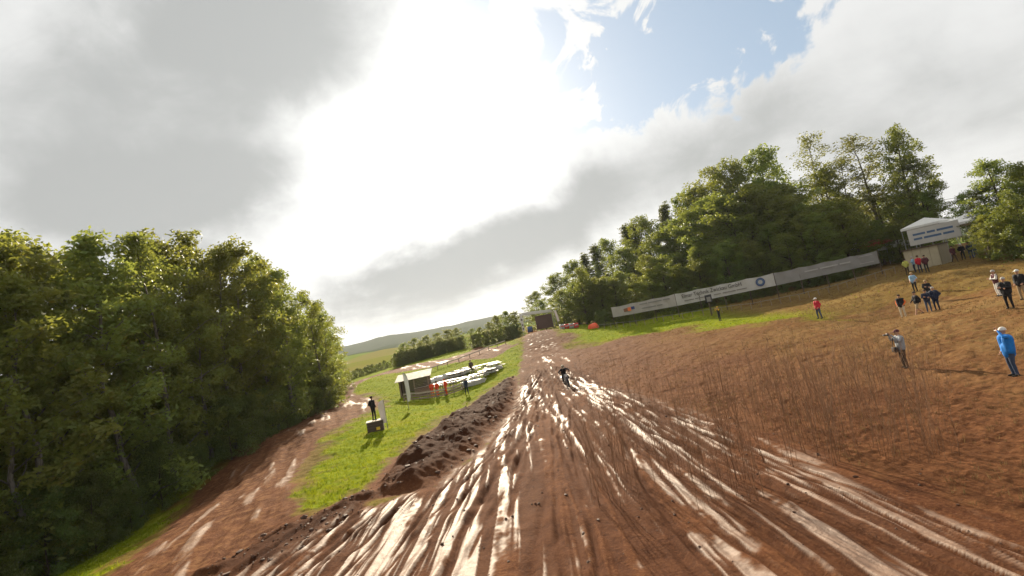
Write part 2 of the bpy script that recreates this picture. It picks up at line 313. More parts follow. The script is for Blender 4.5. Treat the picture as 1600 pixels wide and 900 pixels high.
def ground_mat():
    def f(n, out):
        pos = n.new('ShaderNodeNewGeometry').outputs['Position']
        mud, wet, dry, berm, side, far, wood, rut = [n.attr(a) for a in ('mud', 'wet', 'dry', 'berm', 'side', 'far', 'wood', 'rut')]
        n1 = n.noise(pos, 0.35, 5, 0.6); n2 = n.noise(pos, 2.4, 6, 0.62); n3 = n.noise(pos, 14, 5, 0.65); n4 = n.noise(pos, 60, 3, 0.6)
        # bare earth
        e = n.mix(n.ss(n.add(n.mul(n1, 0.4), n.mul(n2, 0.6)), 0.33, 0.68), (0.088, 0.036, 0.018), (0.185, 0.083, 0.039))
        e = n.mix(n.ss(n3, 0.42, 0.72), e, (0.225, 0.112, 0.055))
        e = n.mix(n.mul(n.ss(n4, 0.58, 0.72), 0.5), e, (0.29, 0.19, 0.13))
        e = n.mix(n.mul(wet, 0.80), e, (0.34, 0.245, 0.185))  # sky glare on the wet mud painted in as pale colour
        e = n.mix(n.mul(rut, 0.55), e, (0.070, 0.032, 0.020))
        e = n.mix(n.mul(side, n.ss(n2, 0.45, 0.7), 0.6), e, (0.30, 0.175, 0.085))  # tan streaks: dry dirt and sunlit patches painted into the side track
        e = n.mix(n.mul(berm, 0.85), e, (0.050, 0.022, 0.013))  # backlit shade of the bank painted in as darker earth
        # green turf
        g = n.mix(n.ss(n2, 0.3, 0.7), (0.105, 0.150, 0.010), (0.205, 0.235, 0.014))
        g = n.mix(n.ss(n1, 0.45, 0.75), g, (0.22, 0.215, 0.024))
        g = n.mix(n.mul(n.ss(n3, 0.6, 0.75), 0.5), g, (0.14, 0.09, 0.04))
        # dry trodden field: straw, dead grass and earth
        d = n.mix(n.ss(n.add(n.mul(n1, 0.55), n.mul(n2, 0.45)), 0.38, 0.62), (0.160, 0.080, 0.036), (0.230, 0.148, 0.064))
        d = n.mix(n.ss(n3, 0.45, 0.75), d, (0.235, 0.150, 0.070))
        d = n.mix(n.mul(n.ss(n2, 0.52, 0.75), 0.5), d, (0.20, 0.155, 0.055))
        # far land: fields, stubble and woods
        big = n.noise(n.mapping(pos, (0.0045, 0.0022, 0.0)), 1.0, 3, 0.5); tex = n.noise(n.mapping(pos, (0.05, 0.02, 0.05)), 1.0, 5, 0.7)
        fl = n.mix(n.ss(big, 0.44, 0.50), (0.17, 0.21, 0.030), (0.24, 0.20, 0.060))
        fl = n.mix(n.ss(big, 0.54, 0.57), fl, (0.12, 0.17, 0.035))
        fl = n.mix(wood, fl, n.mix(tex, (0.016, 0.03, 0.014), (0.06, 0.08, 0.03)))
        e = n.mix(1.0, e, (0.63, 0.55, 0.50), 'MULTIPLY'); d = n.mix(1.0, d, (0.72, 0.68, 0.66), 'MULTIPLY'); g = n.mix(1.0, g, (0.86, 0.86, 0.72), 'MULTIPLY'); fl = n.mix(1.0, fl, (0.62, 0.66, 0.60), 'MULTIPLY')
        c = n.mix(dry, g, d); c = n.mix(far, c, fl); c = n.mix(mud, c, e)
        ro = n.ss(wet, 0.0, 1.0, 0.88, 0.56)
        ro = n.add(ro, n.mul(n.add(n3, -0.5), 0.25))
        h = n.add(n.mul(n2, 0.5), n.mul(n3, 0.35), n.mul(n4, 0.15))
        b = principled(n, out, c, ro, n.mul(n.ss(wet, 0, 1, 0.02, 0.17), n.ss(mud, 0, 1, 0.25, 1.0), n.ss(far, 0, 1, 1.0, 0.0)))
        bn = n.new('ShaderNodeBump'); n.link(h, bn.inputs['Height'])
        n.link(n.ss(wet, 0.2, 1.0, 0.85, 0.60), bn.inputs['Strength']); bn.inputs['Distance'].default_value = 0.10
        n.nt.links.new(bn.outputs[0], b.inputs['Normal'])
    return mat('earth_and_turf', f)
GM = ground_mat()
# ------------------------------------------------------------------ the ground sheet, split where turf meets earth
def build_ground():
    azs = np.concatenate([np.linspace(-180, -63, 60, endpoint=False), np.linspace(-63, 63, 840, endpoint=False), np.linspace(63, 180, 60, endpoint=False)])
    A = np.radians(azs); na = len(A)
    rs = np.concatenate([np.geomspace(0.4, 8, 34, endpoint=False), np.geomspace(8, 115, 560, endpoint=False), np.geomspace(115, 420, 40, endpoint=False), np.geomspace(420, 9000, 55)])
    nr = len(rs); R, T = np.meshgrid(rs, A, indexing='ij'); X = (R*np.sin(T)).ravel(); Y = (R*np.cos(T)).ravel()
    z, M = terrain(X, Y)
    rr = R.ravel(); M['wood'] = sstep(fbm(X/260, Y/260, 3, 101)+0.9*sstep(rr, 650, 900)-0.45*sstep(rr, 200, 260)*(1-sstep(rr, 600, 700))-0.1, 0.05, 0.15)*sstep(rr, 170, 200)
    V = np.stack([X, Y, z], 1)
    i, j = np.meshgrid(np.arange(nr-1), np.arange(na), indexing='ij'); j2 = (j+1) % na
    q = np.stack([i*na+j, i*na+j2, (i+1)*na+j2, (i+1)*na+j], -1).reshape(-1, 4)
    # smooth normals of the whole sheet, kept on every piece so that no seam shows
    G = V.reshape(nr, na, 3); dr = np.gradient(G, axis=0); dt = np.roll(G, -1, 1)-np.roll(G, 1, 1)
    nm = np.cross(dt, dr).reshape(-1, 3); nm /= np.linalg.norm(nm, axis=1, keepdims=True)+1e-12; nm[nm[:, 2] < 0] *= -1
    fm = lambda a: a[q].mean(1)
    zb, zm, zs = fm(M['d_berm']) > 0, fm(M['d_main']) > 0, fm(M['d_side']) > 0
    which = np.where(zb, 3, np.where(zm, 1, np.where(zs, 2, 0)))
    for k, (name, lab) in enumerate((('ground', 'green turf, dry trodden field and far hills around the motocross track'), ('dirt_track', 'wide rutted wet brown mud track fanning out below the hill'),
                              ('side_dirt_track', 'brown dirt track curving along the edge of the dense wood'), ('earth_bank', 'dark brown bank of heaped clods between turf and mud track'))):
        qq = q[which == k]; u, inv = np.unique(qq, return_inverse=True); VV = V[u]
        tr = None
        if k == 1:      # close the small hole under the viewpoint
            ring = np.searchsorted(u, np.arange(na)) if np.isin(np.arange(na), u).all() else None
            if ring is not None:
                VV = np.concatenate([VV, [[0, 0, V[:na, 2].mean()]]]); c = len(VV)-1
                tr = np.stack([np.full(na, c), ring, np.roll(ring, -1)], 1)
        me = mesh_np(name, VV, inv.reshape(-1, 4), GM, True, tr)
        for a in ('mud', 'wet', 'dry', 'berm', 'side', 'far', 'wood', 'rut'):
            v = M[a][u].astype(np.float32); v = np.concatenate([v, v[:1]]) if len(VV) > len(u) else v
            me.attributes.new(a, 'FLOAT', 'POINT').data.foreach_set('value', v)
        nn = nm[u]; nn = np.concatenate([nn, [[0, 0, 1]]]) if len(VV) > len(u) else nn
        me.normals_split_custom_set_from_vertices(nn.tolist())
        o = link(bpy.data.objects.new(name, me)); tag(o, lab, None, None, 'structure')
build_ground()
# ------------------------------------------------------------------ trees
def proj(P):
    v = Vector(P)-Vector((0, 0, CAMZ)); dz = v.dot(fw); return 800+F*v.dot(cx)/dz, 450-F*v.dot(cy)/dz
def leaf_mat(name, c1, c2, c3, trans=0.45):
    def f(n, out):
        oi = n.new('ShaderNodeObjectInfo').outputs['Random']; pos = n.new('ShaderNodeNewGeometry').outputs['Position']
        a = n.noise(pos, 0.45, 3, 0.6); b = n.noise(pos, 3.5, 2, 0.6)
        c = n.mix(n.ss(n.add(n.mul(a, 0.6), n.mul(b, 0.4)), 0.32, 0.68), c1, c2)
        c = n.mix(n.mul(n.ss(n.noise(pos, 1.3, 3, 0.6), 0.60, 0.70), 0.55), c, c3)
        hs = n.new('ShaderNodeHueSaturation'); n.nt.links.new(c, hs.inputs['Color'])
        n.link(n.m('MULTIPLY_ADD', oi, 0.05, 0.475), hs.inputs['Hue']); n.link(n.m('MULTIPLY_ADD', oi, 0.5, 0.75), hs.inputs['Value'])
        d = n.new('ShaderNodeBsdfPrincipled'); n.nt.links.new(hs.outputs[0], d.inputs['Base Color']); d.inputs['Roughness'].default_value = 0.5; d.inputs['Specular IOR Level'].default_value = 0.3
        t = n.new('ShaderNodeBsdfTranslucent'); tc = n.mix(0.5, hs.outputs[0], (0.34, 0.33, 0.035)); n.nt.links.new(tc, t.inputs[0])
        m = n.new('ShaderNodeMixShader'); m.inputs[0].default_value = trans
        n.nt.links.new(d.outputs[0], m.inputs[1]); n.nt.links.new(t.outputs[0], m.inputs[2]); n.nt.links.new(m.outputs[0], out.inputs[0])
    return mat(name, f)
def bark_mat(name, c1, c2):
    def f(n, out):
        tc = n.new('ShaderNodeTexCoord').outputs['Object']; a = n.noise(n.mapping(tc, (6, 6, 1.2)), 1.5, 5, 0.65)
        principled(n, out, n.mix(n.ss(a, 0.35, 0.65), c1, c2), 0.85, 0.2, 0, a, 0.5, 0.03)
    return mat(name, f)
LM = dict(birch=leaf_mat('birch_leaf', (0.105, 0.142, 0.034), (0.200, 0.230, 0.052), (0.22, 0.13, 0.025), 0.50),
          broad=leaf_mat('broad_leaf', (0.068, 0.115, 0.022), (0.150, 0.190, 0.034), (0.15, 0.13, 0.03), 0.48),
          airy=leaf_mat('airy_leaf', (0.070, 0.080, 0.026), (0.125, 0.115, 0.040), (0.16, 0.11, 0.04), 0.45),
          pine=leaf_mat('pine_needle', (0.036, 0.054, 0.014), (0.080, 0.090, 0.024), (0.10, 0.09, 0.03), 0.35),
          spruce=leaf_mat('spruce_needle', (0.030, 0.050, 0.015), (0.065, 0.085, 0.024), (0.08, 0.08, 0.03), 0.32),
          shrub=leaf_mat('shrub_leaf', (0.040, 0.070, 0.016), (0.090, 0.120, 0.026), (0.11, 0.12, 0.05), 0.38))
BK = dict(birch=bark_mat('pale_bark', (0.08, 0.07, 0.055), (0.20, 0.18, 0.15)), dark=bark_mat('dark_bark', (0.035, 0.026, 0.018), (0.10, 0.075, 0.05)))
def tubes(paths, sides=6):
    """paths: list of (points Nx3, radii N)"""
    V = []; Q = []; T = []
    for P, R in paths:
        P = np.asarray(P, float); n = len(P); b = len(V)
        tg = np.gradient(P, axis=0); tg /= np.linalg.norm(tg, axis=1, keepdims=True)+1e-9
        ref = np.array([0.31, 0.17, 0.93]) if abs(tg[0, 2]) < 0.8 else np.array([0.95, 0.3, 0.1])
        for i in range(n):
            u = np.cross(tg[i], ref); u /= np.linalg.norm(u)+1e-9; w = np.cross(tg[i], u)
            for k in range(sides):
                a = 2*math.pi*k/sides; V.append(P[i]+R[i]*(math.cos(a)*u+math.sin(a)*w))
        for i in range(n-1):
            for k in range(sides):
                k2 = (k+1) % sides; Q.append((b+i*sides+k, b+i*sides+k2, b+(i+1)*sides+k2, b+(i+1)*sides+k))
        for i, sg in ((0, 1), (n-1, -1)):
            for k in range(1, sides-1):
                T.append((b+i*sides, b+i*sides+k+1, b+i*sides+k)[::sg])
    return V, Q, T
def make_tree(kind, seed):
    """unit recipe in metres, nominal height 16; returns trunk and crown meshes"""
    R = np.random.default_rng(seed); Hh = 16.0
    prof = dict(birch=(0.06, 3.1, lambda t: math.sin(math.pi*min(1, (t*0.86+0.14)))**0.65), broad=(0.08, 4.2, lambda t: math.sin(math.pi*(t*0.82+0.16))**0.55),
                airy=(0.40, 2.3, lambda t: math.sin(math.pi*(t*0.85+0.12))**0.7), pine=(0.22, 3.6, lambda t: (0.45+0.55*math.sin(math.pi*(t*0.8+0.15)))*(1.0 if t < 0.9 else 0.6)),
                spruce=(0.06, 2.9, lambda t: max(0.05, (1-t)**0.85)), shrub=(0.0, 7.0, lambda t: math.sin(math.pi*(t*0.62+0.38))**0.5))[kind]
    c0, rad, pf = prof
    tr = []; nseg = 9; bx = np.cumsum(R.normal(0, 0.16, (nseg, 2)), 0); bx -= bx[0]
    zz = np.linspace(-0.4, Hh*0.96, nseg); r0 = dict(shrub=0.16, airy=0.17, birch=0.17, pine=0.26, spruce=0.22, broad=0.30)[kind]
    axis = np.column_stack([bx, zz]); tr.append((axis, r0*np.linspace(1.15, 0.12, nseg)))
    ax = lambda z: np.array([np.interp(z, zz, axis[:, 0]), np.interp(z, zz, axis[:, 1]), z])
    cen = []
    nl = dict(birch=30, broad=34, airy=20, pine=34, spruce=60, shrub=26)[kind]
    ga = R.uniform(0, 6)
    for k in range(nl):
        t = (k+R.uniform(0.2, 0.8))/nl; z = Hh*(c0+(1-c0)*t*0.97); ga += 2.4+R.normal(0, 0.3)
        L = rad*pf(t)*R.uniform(0.65, 1.18)*(1+0.25*math.sin(ga*2+seed)); rise = dict(birch=0.55, broad=0.45, airy=0.75, pine=0.12, spruce=-0.22, shrub=0.5)[kind]*L
        s = ax(max(0.3, z-rise*0.8)); e = np.array([s[0]+math.cos(ga)*L, s[1]+math.sin(ga)*L, min(z+rise*0.3, Hh*1.02)])
        pts = [s+(e-s)*f+np.array([0, 0, (0.10*L*math.sin(math.pi*f)) if kind != 'spruce' else 0])+R.normal(0, 0.05*L, 3)*(0 < f < 1) for f in (0, 0.35, 0.7, 1.0)]
        tr.append((pts, r0*0.36*(1-0.6*t)*np.array([1, 0.7, 0.42, 0.15])))
        for f in ((0.45, 0.75, 1.0) if kind != 'spruce' else (0.3, 0.55, 0.8, 1.0)):
            p = s+(e-s)*f; sp = 0.10*rad if kind not in ('airy',) else 0.16*rad
            for q in range(2): cen.append((p+R.normal(0, sp, 3), f))
    # loose crown top
    for k in range(6): cen.append((ax(Hh*R.uniform(0.9, 1.0))+R.normal(0, 0.35, 3)*np.array([1, 1, 0.7]), 1.0))
    nleaf = dict(birch=62, broad=66, airy=34, pine=70, spruce=34, shrub=70)[kind]; ls = dict(birch=0.20, broad=0.24, airy=0.17, pine=0.20, spruce=0.22, shrub=0.36)[kind]
    cr = dict(birch=0.62, broad=0.80, airy=0.60, pine=0.72, spruce=0.48, shrub=1.3)[kind]
    C = np.concatenate([np.repeat(c[0][None], int(nleaf*R.uniform(0.5, 1.3)), 0) for c in cen]); n = len(C)
    off = R.normal(0, 1, (n, 3)); off /= np.linalg.norm(off, axis=1, keepdims=True); off *= (cr*R.uniform(0.15, 1.15, (n, 1))**0.7)
    off[:, 2] *= dict(pine=0.42, spruce=0.4).get(kind, 0.75)
    P = C+off; P[:, 2] = np.maximum(P[:, 2], 0.12)
    a = R.normal(0, 1, (n, 3)); a[:, 2] *= 0.7; a /= np.linalg.norm(a, axis=1, keepdims=True); b = np.cross(a, R.normal(0, 1, (n, 3))); b /= np.linalg.norm(b, axis=1, keepdims=True)
    s = ls*R.uniform(0.6, 1.35, (n, 1)); wd = 0.55 if kind not in ('pine', 'spruce') else 0.38
    Vl = np.stack([P-a*s*0.6, P+b*s*wd*0.6, P+a*s*0.75, P-b*s*wd*0.6], 1).reshape(-1, 3)
    ql = np.arange(n*4).reshape(-1, 4)
    V, Q, T = tubes(tr, 5)
    tm = mesh_np('trunk_'+kind, V, Q, BK['birch' if kind in ('birch', 'airy') else 'dark'], True, T)
    cm = mesh_np('crown_'+kind, Vl, ql, LM[kind], False)
    return tm, cm
TREES = {k: [make_tree(k, 100+7*i+len(k)) for i in range(nv)] for k, nv in (('birch', 5), ('broad', 4), ('airy', 2), ('pine', 2), ('spruce', 2), ('shrub', 3))}
tcount = [0]
def put_tree(kind, x, y, h, label, group=None, wide=1.0, name=None, cat='tree', var=None, dz=-0.15):
    k = tcount[0]; tcount[0] += 1; R = random.Random(k*7+3)
    tm, cm = TREES[kind][(k if var is None else var) % len(TREES[kind])]
    t = thing(name or dict(birch='birch_tree', broad='broadleaf_tree', airy='slender_tree', pine='pine_tree', spruce='spruce_tree', shrub='shrub')[kind], (x, y, zt(x, y)+dz), R.uniform(0, 6.28), label, cat, group)
    s = h/16.0; t.scale = (s*wide, s*wide, s)
    for nm, me in (('trunk', tm), ('crown', cm)): link(bpy.data.objects.new(nm, me), t)
    return t
def top_height(x, y, py):
    z0 = zt(x, y); hs = np.linspace(1, 45, 300)
    for h in hs:
        if proj((x, y, z0+h))[1] < py: return h
    return 45
# wood on the left of the side track
def left_wood():
    R = random.Random(4)
    rows = [(0.0, 3.1, 'front row'), (4.0, 3.6, 'second'), (8.5, 4.5, 'third'), (13.5, 5.5, 'fourth')]
    for ri, (off, sp, _) in enumerate(rows):
        y = 12.0
        while y < 104:
            x = -25.5-off-(max(0, y-58)*0.33)-(max(0, 30-y)*0.22)+(1.2 if 42 < y < 66 else 0)+R.uniform(-0.9, 0.9)
            h = float(np.interp(y, (35, 50, 60, 75, 100), (20.5, 18.5, 15.5, 13.0, 10.5)))*R.uniform(0.90, 1.10)
            if ri == 0: h *= R.choice((0.7, 0.84, 0.92, 1.0))
            lab = ('leafy birch in the front row of the dense wood beside the side track', 'birches along the edge of the wood') if ri == 0 else ('birch standing deeper in the dense wood beside the side track', 'birches deep in the wood')
            put_tree('birch', x, y+R.uniform(-0.7, 0.7), h, lab[0], lab[1], R.uniform(0.9, 1.15))
            y += sp*R.uniform(0.8, 1.25)
    y = 16
    while y < 98:
        x = -23.6-(max(0, y-58)*0.33)-(max(0, 30-y)*0.20)+R.uniform(-0.8, 0.3)
        put_tree('shrub', x, y, R.uniform(2.2, 5.0), 'leafy shrub at the foot of the birches beside the side track', 'shrubs along the edge of the wood', R.uniform(0.8, 1.05), cat='shrub')
        y += R.uniform(2.0, 3.4)
left_wood()
# wood on the right, behind the long banner: top of each crown in the photograph, distance from where the shade falls
RIGHT = [(835,455,124,'broad',1.0),(862,428,118,'broad',1.0),(888,408,116,'broad',0.9),(912,396,122,'spruce',1.0),(930,382,118,'spruce',1.0),(950,372,116,'broad',0.8),(968,352,114,'spruce',1.1),(988,348,112,'spruce',1.0),
 (1006,338,106,'broad',0.75),(1036,318,104,'spruce',0.9),(1062,300,98,'broad',0.8),(1090,285,96,'broad',0.75),(1118,262,92,'broad',0.75),(1145,252,88,'broad',0.75),(1178,232,86,'broad',0.8),(1200,280,84,'broad',0.9),
 (1228,288,82,'broad',0.85),(1258,212,86,'airy',0.9),(1282,262,82,'broad',0.75),(1308,252,80,'airy',0.95),(1340,208,80,'airy',1.2),(1388,206,76,'broad',0.62),(1422,245,72,'pine',0.9),(1442,295,70,'broad',0.7)]
LR = dict(broad='tall broadleaf tree with dense dark crown in the wood behind the long banner', spruce='pointed spruce rising among broadleaf crowns behind the banner', airy='tall slender tree with thin airy crown behind the banner', pine='dark spreading pine between the long banner and the beige cabin')
def right_wood():
    R = random.Random(8)
    for px, py, d, kind, wd in RIGHT:
        p = at(px, py, d); h = 1.0
        for it in range(3):        # foot of the tree straight below its top
            x, y = p[0], p[1]
        h = max(5, p[2]-zt(x, y))
        put_tree(kind, x, y, h, LR[kind], 'wood behind the banner, '+kind, wd*min(1.25, 17.0/h+0.40))
    for px, py, d, kind in [(845,468,108,'broad'),(905,430,104,'broad'),(975,385,102,'broad'),(1020,360,96,'broad'),(1048,345,92,'broad'),(1075,325,88,'broad'),(1105,305,86,'broad'),(1135,300,82,'broad'),(1160,290,80,'broad'),(1190,300,78,'broad'),(1215,310,76,'broad'),(1245,315,76,'broad'),(1270,320,75,'broad'),(1300,318,74,'broad'),(1365,285,80,'pine'),(1405,300,78,'pine'),(1330,335,76,'broad'),(1365,345,75,'broad'),(1395,350,72,'broad'),(1425,335,68,'pine'),(1450,345,66,'broad')]:
        p = at(px, py, d); put_tree(kind, p[0], p[1], p[2]-zt(p[0], p[1]), 'middle sized tree under the tall crowns behind the banner', 'middle trees behind the banner', 1.25)
    for k in range(22):  # back row added, mostly unseen, to make the wood's cast shade solid
        px = 1120+14.5*k; p = at(px, 330-0.10*(px-1120)+(k % 3)*14, 100-0.03*(px-1120)+(k % 2)*7); put_tree('broad', p[0], p[1], p[2]-zt(p[0], p[1]), 'added back tree deepening the shade of the wood behind the banner', 'added back row deepening the shade of the wood', 1.35)
    # lower trees and undergrowth filling the edge of that wood
    for k in range(30):
        f = k/29.0; x = 12+34*f+R.uniform(-1, 1); y = 86-18*f+R.uniform(0, 5)+(4 if f < 0.3 else 0)
        put_tree('broad', x, y, R.uniform(6.5, 10.5), 'low bushy tree filling the foot of the wood behind the banner', 'low trees behind the banner', R.uniform(1.0, 1.3))
    for k in range(26):
        f = k/25.0; x = 13+33*f+R.uniform(-.6, .6); y = 79.5-15*f+R.uniform(0, 1.5)
        put_tree('shrub', x, y, R.uniform(2.0, 3.6), 'dark shrub close behind the long banner', 'shrubs behind the banner', R.uniform(0.8, 1.1), cat='shrub')
    for px, py, d in ((872,452,96),(893,442,94),(918,436,92),(945,432,90)):
        p = at(px, py, d); put_tree('broad', p[0], p[1], p[2]-zt(p[0], p[1]), 'bright green bushy tree between the start arch and the banner', 'bright trees by the start', 1.25)
    for px, py, d, kind, wd, lab in ((1545,246,47,'broad',1.05,'big dark leafy tree with boughs to the ground right of the beige cabin'),(1528,290,49,'pine',1.2,'lower dark pine leaning against the big dark leafy tree'),(1585,258,46,'broad',1.1,'leafy tree right beside the big dark tree by the cabin'),(1530,335,44,'broad',1.25,'low dense tree at the foot of the big dark leafy tree'),(1570,320,43,'broad',1.25,'dense bushy tree between the big dark leafy tree and its neighbour'),(1598,262,54,'broad',1.3,'broad green tree behind the big dark leafy tree'),(1500,300,62,'broad',0.9,'yellowish green tree standing behind the beige cabin'),(1575,300,42,'shrub',1.0,'tall dark bush under the big dark leafy tree')):
        p = at(px, py, d); put_tree(kind, p[0], p[1], p[2]-zt(p[0], p[1]), lab, None, wd)
right_wood()
def far_trees():
    R = random.Random(12)
    for px, py, d in ((628,535,112),(645,528,116),(662,524,114),(680,520,118),(697,514,116),(712,512,120),(654,538,108),(688,532,110)):
        p = at(px, py, d); put_tree('broad', p[0], p[1], max(4, p[2]-zt(p[0], p[1])), 'round tree in the clump beyond the timber hut', 'clump beyond the hut', 1.5)
    for px, py, d in ((748,513,122),(762,503,120),(776,492,118),(790,485,112),(802,486,110),(738,528,118)):
        p = at(px, py, d); put_tree('broad', p[0], p[1], max(4, p[2]-zt(p[0], p[1])), 'dark tree in the clump left of the start arch', 'clump left of the start arch', 1.2)
    for k in range(22):
        f = k/21; px = 616+108*f; p = at(px, 552-16*f+R.uniform(-6, 6), 104+6*f); put_tree('shrub', p[0], p[1], max(3, p[2]-zt(p[0], p[1])), 'tall dense bush at the front of the clump beyond the hut', 'bushes before the clump', R.uniform(0.9, 1.2), cat='shrub')
    for k in range(12):
        f = k/11; px = 738+70*f; p = at(px, 530-22*f+R.uniform(-4, 4), 106); put_tree('shrub', p[0], p[1], max(3, p[2]-zt(p[0], p[1])), 'tall dark bush at the foot of the clump left of the start arch', 'bushes left of the start arch', R.uniform(0.9, 1.2), cat='shrub')
    for k in range(16):
        f = k/15; px = 538+92*f; p = at(px, 578-22*f, 104+10*f); put_tree('shrub', p[0], p[1], max(1.6, p[2]-zt(p[0], p[1]))*R.uniform(0.8, 1.15), 'hedge shrub along the bend of the far side track', 'hedge at the bend', R.uniform(0.9, 1.2), cat='shrub')
far_trees()
# ------------------------------------------------------------------ grass, dead stalks, clods
def blade_mat(name, c1, c2, trans=0.5):
    def f(n, out):
        pos = n.new('ShaderNodeNewGeometry').outputs['Position']
        c = n.mix(n.ss(n.noise(pos, 1.2, 4, 0.65), 0.3, 0.7), c1, c2)
        d = n.new('ShaderNodeBsdfDiffuse'); n.nt.links.new(c, d.inputs[0]); t = n.new('ShaderNodeBsdfTranslucent'); n.nt.links.new(c, t.inputs[0])
        m = n.new('ShaderNodeMixShader'); m.inputs[0].default_value = trans
        n.nt.links.new(d.outputs[0], m.inputs[1]); n.nt.links.new(t.outputs[0], m.inputs[2]); n.nt.links.new(m.outputs[0], out.inputs[0])
    return mat(name, f)
def blades(name, X, Y, Z, hgt, wid, m, label, R, per=4, lean=0.5):
    n = len(X); X = np.repeat(X, per); Y = np.repeat(Y, per); Z = np.repeat(Z, per); hgt = np.repeat(hgt, per)*R.uniform(0.5, 1.2, n*per); wid = np.repeat(wid, per); n *= per
    a = R.uniform(0, 6.28, n); sp = 0.5*hgt*R.uniform(0, 1, n); b = R.uniform(0, 6.28, n)
    x = X+np.cos(b)*sp; y = Y+np.sin(b)*sp; lx = np.cos(b)*hgt*lean*R.uniform(0, 1, n); ly = np.sin(b)*hgt*lean*R.uniform(0, 1, n)
    c, s = np.cos(a)*wid*0.5, np.sin(a)*wid*0.5
    V = np.stack([np.stack([x-c, y-s, Z-0.03], 1), np.stack([x+c, y+s, Z-0.03], 1), np.stack([x+lx, y+ly, Z+hgt], 1)], 1).reshape(-1, 3)
    me = mesh_np(name, V, None, m, False, np.arange(n*3).reshape(-1, 3))
    tag(link(bpy.data.objects.new(name, me)), label, 'grass', None, 'stuff')
def scatter():
    R = np.random.default_rng(3); n = 150000
    az = np.radians(R.uniform(-56, 58, n)); r = np.exp(R.uniform(math.log(10), math.log(105), n)); x = r*np.sin(az); y = r*np.cos(az)
    z, M = terrain(x, y)
    ok = (M['mud'] < 0.35+0.25*R.uniform(-1, 1, n)) & (y > 4)
    g = ok & (M['dry'] < R.uniform(0.1, 0.9, n)) & (R.uniform(0, 1, n) < 0.62) & (x > -29)
    hh = (0.05+0.09*R.uniform(0, 1, n)+0.10*np.maximum(0, fbm(x*0.4, y*0.4, 2, 7)))
    blades('grass', x[g], y[g], z[g], hh[g], (0.012+r*0.00065)[g], blade_mat('turf_blade', (0.115, 0.155, 0.009), (0.235, 0.250, 0.014)), 'short bright green grass on the turf', R)
    d = (ok | ((M['soil'] > 0.15) & (R.uniform(0, 1, n) < 0.22))) & (np.maximum(M['dry'], M['soil']) > 0.35) & (fbm(x*0.3, y*0.3, 3, 17)+0.25*fbm(x*1.5, y*1.5, 2, 19) > R.uniform(-0.35, 0.45, n))
    blades('dry_grass', x[d], y[d], z[d], (hh*1.1)[d], (0.010+r*0.0005)[d], blade_mat('straw_blade', (0.125, 0.072, 0.034), (0.190, 0.130, 0.060), 0.35), 'sparse dry straw coloured grass on the trodden field', R)
scatter()
STALK = mat('dry_stalk', lambda n, out: principled(n, out, n.mix(n.noise(n.new('ShaderNodeTexCoord').outputs['Object'], 6, 3), (0.15, 0.075, 0.040), (0.25, 0.145, 0.080)), 0.8, 0.2))
def sapling_mesh(seed):
    R = np.random.default_rng(seed); P = []
    for st in range(R.integers(1, 4)):
        H = R.uniform(2.2, 3.6); n = 8; ang = R.uniform(0, 6.28); ln = R.uniform(0.02, 0.16)
        pts = np.column_stack([np.linspace(0, 1, n)**1.3*H*ln*math.cos(ang)+np.cumsum(R.normal(0, .03, n)), np.linspace(0, 1, n)**1.3*H*ln*math.sin(ang)+np.cumsum(R.normal(0, .03, n)), np.linspace(-0.1, H, n)])
        pts[:, :2] += -pts[0, :2]+R.normal(0, 0.28, 2)
        r0 = R.uniform(0.005, 0.0095); P.append((pts, r0*np.linspace(1, 0.3, n)))
        for k in range(R.integers(7, 13)):
            t = R.uniform(0.2, 0.95); i = t*(n-1); a = pts[int(i)]+(pts[min(n-1, int(i)+1)]-pts[int(i)])*(i-int(i)); L = R.uniform(0.25, 0.8)*(1.2-t); b = R.uniform(0, 6.28)
            e = a+np.array([math.cos(b)*L*0.45, math.sin(b)*L*0.45, L]); m_ = (a+e)/2+R.normal(0, 0.04, 3)
            P.append(([a, m_, e], r0*np.array([0.5, 0.4, 0.18])))
    V, Q, T = tubes(P, 4); return mesh_np('sapling', V, Q, STALK, True, T)
def saplings():
    R = random.Random(21); ms = [sapling_mesh(300+i) for i in range(9)]
    for k in range(295):
        px = 925+555*((k*0.618034) % 1); lo, hi = (615, 800) if px < 1200 else (610, 740)
        py = R.uniform(lo, hi)-0.04*(px-950)
        p = hit(px, py); s = R.uniform(0.55, 1.05)
        o = link(bpy.data.objects.new('bare_sapling', ms[k % 9])); o.location = (p[0], p[1], zt(p[0], p[1])); o.rotation_euler = (0, 0, R.uniform(0, 6.28)); o.scale = (s, s, s)
        mud = p[0] < 9
        if py > 715: tag(o, 'thin bare brown sapling growing out of the rutted mud', 'sapling', 'bare saplings in the mud')
        else: tag(o, 'thin bare brown sapling in the dry trodden field', 'sapling', 'bare saplings in the field')
saplings()
